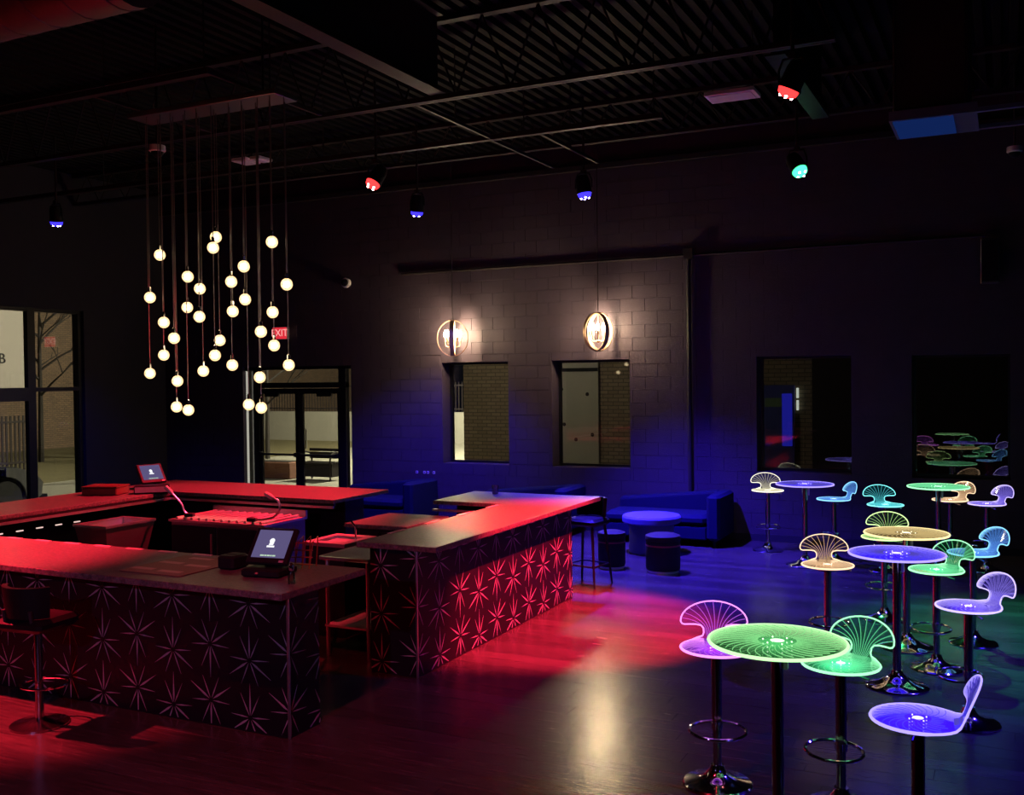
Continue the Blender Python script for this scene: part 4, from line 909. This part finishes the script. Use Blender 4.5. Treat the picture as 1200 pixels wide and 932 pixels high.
def stool_meshes():
    seat, fan = outline(); loop = seat+fan
    rim = MB().tube([map3(u, v) for u, v in loop], [0.0078 if v < 0.05 else (0.0062 if v < 0.2 else 0.0050) for u, v in loop], 6, closed=True).mesh('edge_glow')
    sh = MB()
    rows = [i/16 for i in range(17)]
    # rows along v with half-width w
    def wid(v):
        if v <= 0.2: return max(0.004, math.sqrt(max(0, SR*SR-v*v)))
        R_ = [(0.2, 0.070), (0.215, 0.062), (0.235, 0.064), (0.250, 0.078), (0.257, 0.11), (0.2585, 0.18), (0.264, 0.196), (0.278, 0.203)]
        if v <= 0.278:
            for (a, wa), (b, wb_) in zip(R_, R_[1:]):
                if v <= b: return wa+(wb_-wa)*(v-a)/(b-a)
        return max(0.004, 0.203*math.sqrt(max(0, 1-((v-0.278)/0.122)**2)))
    V = [-SR*math.cos(PI/2*k/10) for k in range(11)]+[0.04, 0.08, 0.11, 0.14, 0.16, 0.18, 0.195, 0.205, 0.215, 0.225, 0.235, 0.243, 0.250, 0.257, 0.2585, 0.264, 0.278]+[0.278+0.122*math.sin(PI/2*k/9) for k in range(1, 10)]
    m = 8; vs = []; T2 = 0.004
    for side in (1, -1):
        for v in V:
            w = wid(v)
            for k in range(m+1):
                u = -w+2*w*k/m
                p = Vector(map3(u, v)); q = Vector(map3(u, v+0.002))-p; nrm = Vector((0, -q.z, q.y)).normalized()
                vs.append(p+nrm*T2*side)
    fs = []; nv = len(V)
    for s in range(2):
        for i in range(nv-1):
            for k in range(m):
                a = s*nv*(m+1)+i*(m+1)+k; f = (a, a+1, a+m+2, a+m+1); fs.append(f if s == 0 else f[::-1])
    sheet = MB().add(vs, fs).mesh('acrylic_sheet')
    # engraved lines
    en = MB()
    for k in range(26):
        a = 2*PI*k/26; P = []
        for j in range(6):
            r = 0.060+0.135*j/5; b = a+0.55*(j/5)**1.5; 
            if r*math.sin(b) > 0.13: continue
            P.append(map3(r*math.cos(b), r*math.sin(b), 0.005))
        if len(P) > 2: en.tube(P, 0.0015, 4)
    for k in range(11):
        t = (k+0.5)/11; th = PI*(1-t); end = Vector((0.192*math.cos(th), 0.278+0.112*math.sin(th)))
        st_ = Vector(((t-0.5)*0.10, 0.155)); ct = Vector(((t-0.5)*0.06+0.012, 0.262)); P = []
        for j in range(9):
            s = j/8; q = st_*(1-s)**2+ct*2*s*(1-s)+end*s*s
            P.append(map3(q.x, q.y, 0.003))
        en.tube(P, 0.0020, 4)
    eng = en.mesh('engraved_lines')
    hub = MB().lathe([(0.001, 0.007), (0.022, 0.007), (0.026, 0.0055)], 16, caps=False)
    for k in range(4): hub.sphere((0.045*math.cos(k*PI/2+.6), 0.045*math.sin(k*PI/2+.6), 0.005), 0.004, 6, 4)
    hub = hub.mesh('light_hub')
    plate = MB().lathe([(0.02, -0.045), (0.10, -0.040), (0.105, -0.012), (0.10, -0.008)], 20).tube([(0.0, 0, -0.03), (0.19, -0.02, -0.045)], 0.006, 6).mesh('seat_plate')
    return rim, sheet, eng, hub, plate
RIM, SHEET, ENG, HUB, PLATE = stool_meshes()
BASE = MB().lathe([(0.205, 0), (0.208, 0.008), (0.20, 0.016), (0.13, 0.032), (0.07, 0.060), (0.045, 0.095), (0.040, 0.12)], 36).mesh('base'); BASE.materials.append(CHROME)
def lit(nm, me, m, parent):
    o = bpy.data.objects.new(nm, me); C.objects.link(o); o.parent = parent
    me2 = me.copy() if len(me.materials) else me
    return o
def with_mat(me, m):
    k = (me.name, m.name)
    if k not in with_mat.c:
        q = me.copy(); q.materials.clear(); q.materials.append(m); with_mat.c[k] = q
    return with_mat.c[k]
with_mat.c = {}
COLS = {  # rim colour, body colour, body fill, how much brighter the body is at its lamp
 'magenta': ((1.0, 0.30, 1.0), (0.30, 0.02, 0.80), 0.10, 6),
 'green': ((0.35, 1.0, 0.50), (0.05, 0.75, 0.28), 0.05, 14),
 'paleg': ((0.50, 1.0, 0.42), (0.12, 0.80, 0.22), 0.018, 18),
 'blue': ((0.38, 0.30, 1.0), (0.025, 0.004, 0.95), 0.55, 1.7),
 'violet': ((0.55, 0.45, 1.0), (0.07, 0.02, 0.80), 0.14, 6),
 'peach': ((1.0, 0.68, 0.42), (0.75, 0.42, 0.20), 0.03, 14),
 'white': ((1.0, 0.95, 0.70), (0.75, 0.68, 0.42), 0.04, 14),
 'cyan': ((0.22, 0.90, 0.90), (0.02, 0.55, 0.65), 0.07, 10),
 'sky': ((0.25, 0.65, 1.0), (0.02, 0.12, 0.90), 0.06, 10),
 'lime': ((0.70, 1.0, 0.40), (0.32, 0.70, 0.18), 0.04, 12),
 'gold': ((1.0, 0.78, 0.36), (0.42, 0.26, 0.07), 0.018, 12)}
def glow_mats(c, tbl=False):
    r, b, f, ct = COLS[c]
    return (emit('edge_'+c, r, 1.6), glass('acrylic_'+c+('_table' if tbl else ''), (0.86+0.1*b[0], 0.86+0.1*b[1], 0.86+0.1*b[2]), 0.0, 0.05, b, f, ct, 0.85 if tbl else 0.2), emit('line_'+c, [0.45*x+0.55*y for x, y in zip(r, b)], 0.45 if c == 'blue' else 0.85), emit('hub_'+c, [0.35+0.65*x for x in r], 2.0))
def light_stool(x, y, ang, c, h, label):
    t = tag(empty('light_stool', (x, y, 0), ang), label, 'bar stool', 'glowing acrylic bar stools')
    rm, sm, lm, hm = glow_mats(c)
    for nm, me, m in (('acrylic_sheet', SHEET, sm), ('light_hub', HUB, hm), ('seat_plate', PLATE, DCHROME)):
        o = link(nm, with_mat(me, m), None, t); o.location = (0, 0, h)
        if nm == 'acrylic_sheet':
            link('edge_glow', with_mat(RIM, rm), None, o); link('engraved_lines', with_mat(ENG, lm), None, o)
    link('base', BASE, None, t)
    MB().tube([(0, 0, 0.10), (0, 0, 0.36)], 0.026, 16).obj('lower_tube', DCHROME, t)
    MB().tube([(0, 0, 0.36), (0, 0, h-0.04)], 0.031, 16).obj('column', DCHROME, t)
    n = 26
    fr_ = MB().tube([(0.165*math.cos(2*PI*k/n), -0.07+0.135*math.sin(2*PI*k/n), 0.345+0.012*math.sin(2*PI*k/n)) for k in range(n)], 0.0095, 7, closed=True)
    fr_.lathe([(0.035, 0.33), (0.036, 0.37)], 14).tube([(0, 0.03, 0.35), (0, 0.065, 0.357)], 0.012, 6)
    fr_.obj('footrest', CHROME, t)
TR = 0.355
def table_meshes():
    top = MB().lathe([(0.001, -0.006), (TR, -0.006), (TR, 0.006), (0.001, 0.006)], 56, caps=False).mesh('table_top')
    rim = MB().tube([(TR*math.cos(2*PI*k/64), TR*math.sin(2*PI*k/64), 0) for k in range(64)], 0.0092, 6, closed=True).mesh('edge_glow')
    en = MB()
    for k in range(38):
        a = 2*PI*k/38; P = []
        for j in range(8):
            s = j/7; r = 0.10+0.225*s; b = a+0.10*math.sin(s*1.5)+0.26*s**3
            P.append((r*math.cos(b), r*math.sin(b), 0.007))
        en.tube(P, 0.0021, 4)
    hub = MB().lathe([(0.001, 0.0075), (0.032, 0.0075), (0.037, 0.0065)], 20, caps=False)
    for k in range(6): hub.sphere((0.075*math.cos(k*PI/3), 0.075*math.sin(k*PI/3), 0.006), 0.005, 6, 4)
    return top, rim, en.mesh('engraved_lines'), hub.mesh('light_hub')
TT, TRIM, TENG, THUB = table_meshes()
TBASE = MB().lathe([(0.232, 0), (0.236, 0.010), (0.228, 0.018), (0.14, 0.040), (0.075, 0.075), (0.045, 0.11), (0.040, 0.13)], 40).mesh('base'); TBASE.materials.append(CHROME)
def light_table(x, y, c, label, h=1.04):
    t = tag(empty('light_table', (x, y, 0)), label, 'table', 'glowing acrylic bar tables')
    rm, sm, lm, hm = glow_mats(c, True)
    o = link('table_top', with_mat(TT, sm), None, t); o.location = (0, 0, h)
    link('edge_glow', with_mat(TRIM, rm), None, o); link('engraved_lines', with_mat(TENG, lm), None, o)
    o = link('light_hub', with_mat(THUB, hm), None, t); o.location = (0, 0, h)
    link('base', TBASE, None, t)
    MB().tube([(0, 0, 0.11), (0, 0, h-0.03)], 0.032, 16).obj('column', DCHROME, t)
    MB().lathe([(0.04, h-0.05), (0.13, h-0.03), (0.135, h-0.010), (0.12, h-0.007)], 24).obj('support_plate', DCHROME, t)
    MB().box(0.035, 0.055, -0.015, 0.015, h-0.14, h-0.04).obj('battery_switch', WHITE, t, smooth=False)
A = R(0)
def away(x, y, deg):   # backrest direction: straight away from the viewer, turned right by deg
    return math.atan2(y, x)-PI/2-R(deg)
ST = [(-1.55, 5.89, -4, 'magenta', .82, 'magenta glowing stool left of the nearest pale green table'),
      (-0.83, 5.84, 33, 'green', .82, 'bright green glowing stool right of the nearest table'),
      (-0.37, 5.05, 91, 'blue', .82, 'deep blue glowing stool nearest the viewer at lower right'),
      (-1.36, 8.84, -8, 'peach', .82, 'peach glowing stool left of the blue table'),
      (-0.51, 8.95, 38, 'green', .82, 'green glowing stool right of the blue table'),
      (-0.26, 9.92, 55, 'sky', .82, 'sky blue glowing stool behind the green one at right'),
      (-0.23, 7.63, 56, 'violet', .82, 'violet glowing stool at the right edge with its back turned sideways'),
      (-1.08, 10.55, 8, 'lime', .82, 'yellow green glowing stool against the left of the gold table'),
      (-1.33, 13.15, -20, 'cyan', .82, 'cyan glowing stool below the gap between the dark windows'),
      (-2.96, 14.05, -8, 'white', .84, 'warm white glowing stool at far left below the brick view'),
      (-2.01, 13.60, 68, 'sky', .81, 'light blue glowing stool right of the far blue table'),
      (-0.63, 13.95, 45, 'peach', .82, 'peach glowing stool behind the far green table'),
      (-0.20, 13.60, 54, 'violet', .83, 'violet glowing stool at far right beneath the black window')]
for (x, y, dg, c, h, lab) in ST: light_stool(x, y, away(x, y, dg), c, h, lab)
light_table(-1.08, 5.34, 'paleg', 'pale green glowing round table nearest the viewer')
light_table(-0.76, 8.32, 'blue', 'deep blue glowing round table at right centre')
light_table(-0.79, 9.55, 'gold', 'gold glowing round table just behind the blue one', 1.02)
light_table(-0.74, 13.40, 'green', 'green glowing round table at the far right below the black window')
light_table(-2.30, 13.15, 'blue', 'blue glowing round table in front of the brick view window')

# ================================================================== lamps outside
def street_lamp(x, y, h, w, label, col=(1.0, 0.90, 0.66)):
    t = tag(empty('street_lamp', (x, y, -0.03)), label, 'street lamp')
    MB().tube([(0, 0, 0), (0, 0, h)], [0.08, 0.05], 10).obj('pole', STEELB, t)
    MB().bbox(-0.2, 0.2, -0.12, 0.12, h, h+0.12, 0.02).obj('lamp_head', STEELB, t)
    MB().box(-0.16, 0.16, -0.09, 0.09, h-0.012, h).obj('lamp_lens', emit('sodium', (1, .8, .45), 12), t, smooth=False)
    l = bpy.data.lights.new('street_light', 'POINT'); l.energy = w; l.color = col; l.shadow_soft_size = 0.15
    q = bpy.data.objects.new('street_light', l); C.objects.link(q); q.location = (x, y, h-0.25)
street_lamp(-13.2, 27.0, 7.5, 20000, 'street lamp in the parking lot outside the entrance')
street_lamp(-19.6, 18.6, 6.5, 620, 'street lamp beside the lawn outside the storefront')
wl = tag(empty('alley_lamp', (-8.6, WY+0.43, 4.3)), 'wall lamp on the outside of the building facing the alley', 'wall lamp')
MB().bbox(-0.12, 0.12, 0, 0.16, 0, 0.2, 0.02).obj('lamp_housing', STEELB, wl)
MB().box(-0.1, 0.1, 0.02, 0.15, -0.012, 0.0).obj('lamp_lens', MATS['sodium'], wl, smooth=False)
l = bpy.data.lights.new('alley_light', 'POINT'); l.energy = 100; l.color = (1, .88, .62); l.shadow_soft_size = 0.1
q = bpy.data.objects.new('alley_light', l); C.objects.link(q); q.location = (-8.6, WY+0.75, 4.2)
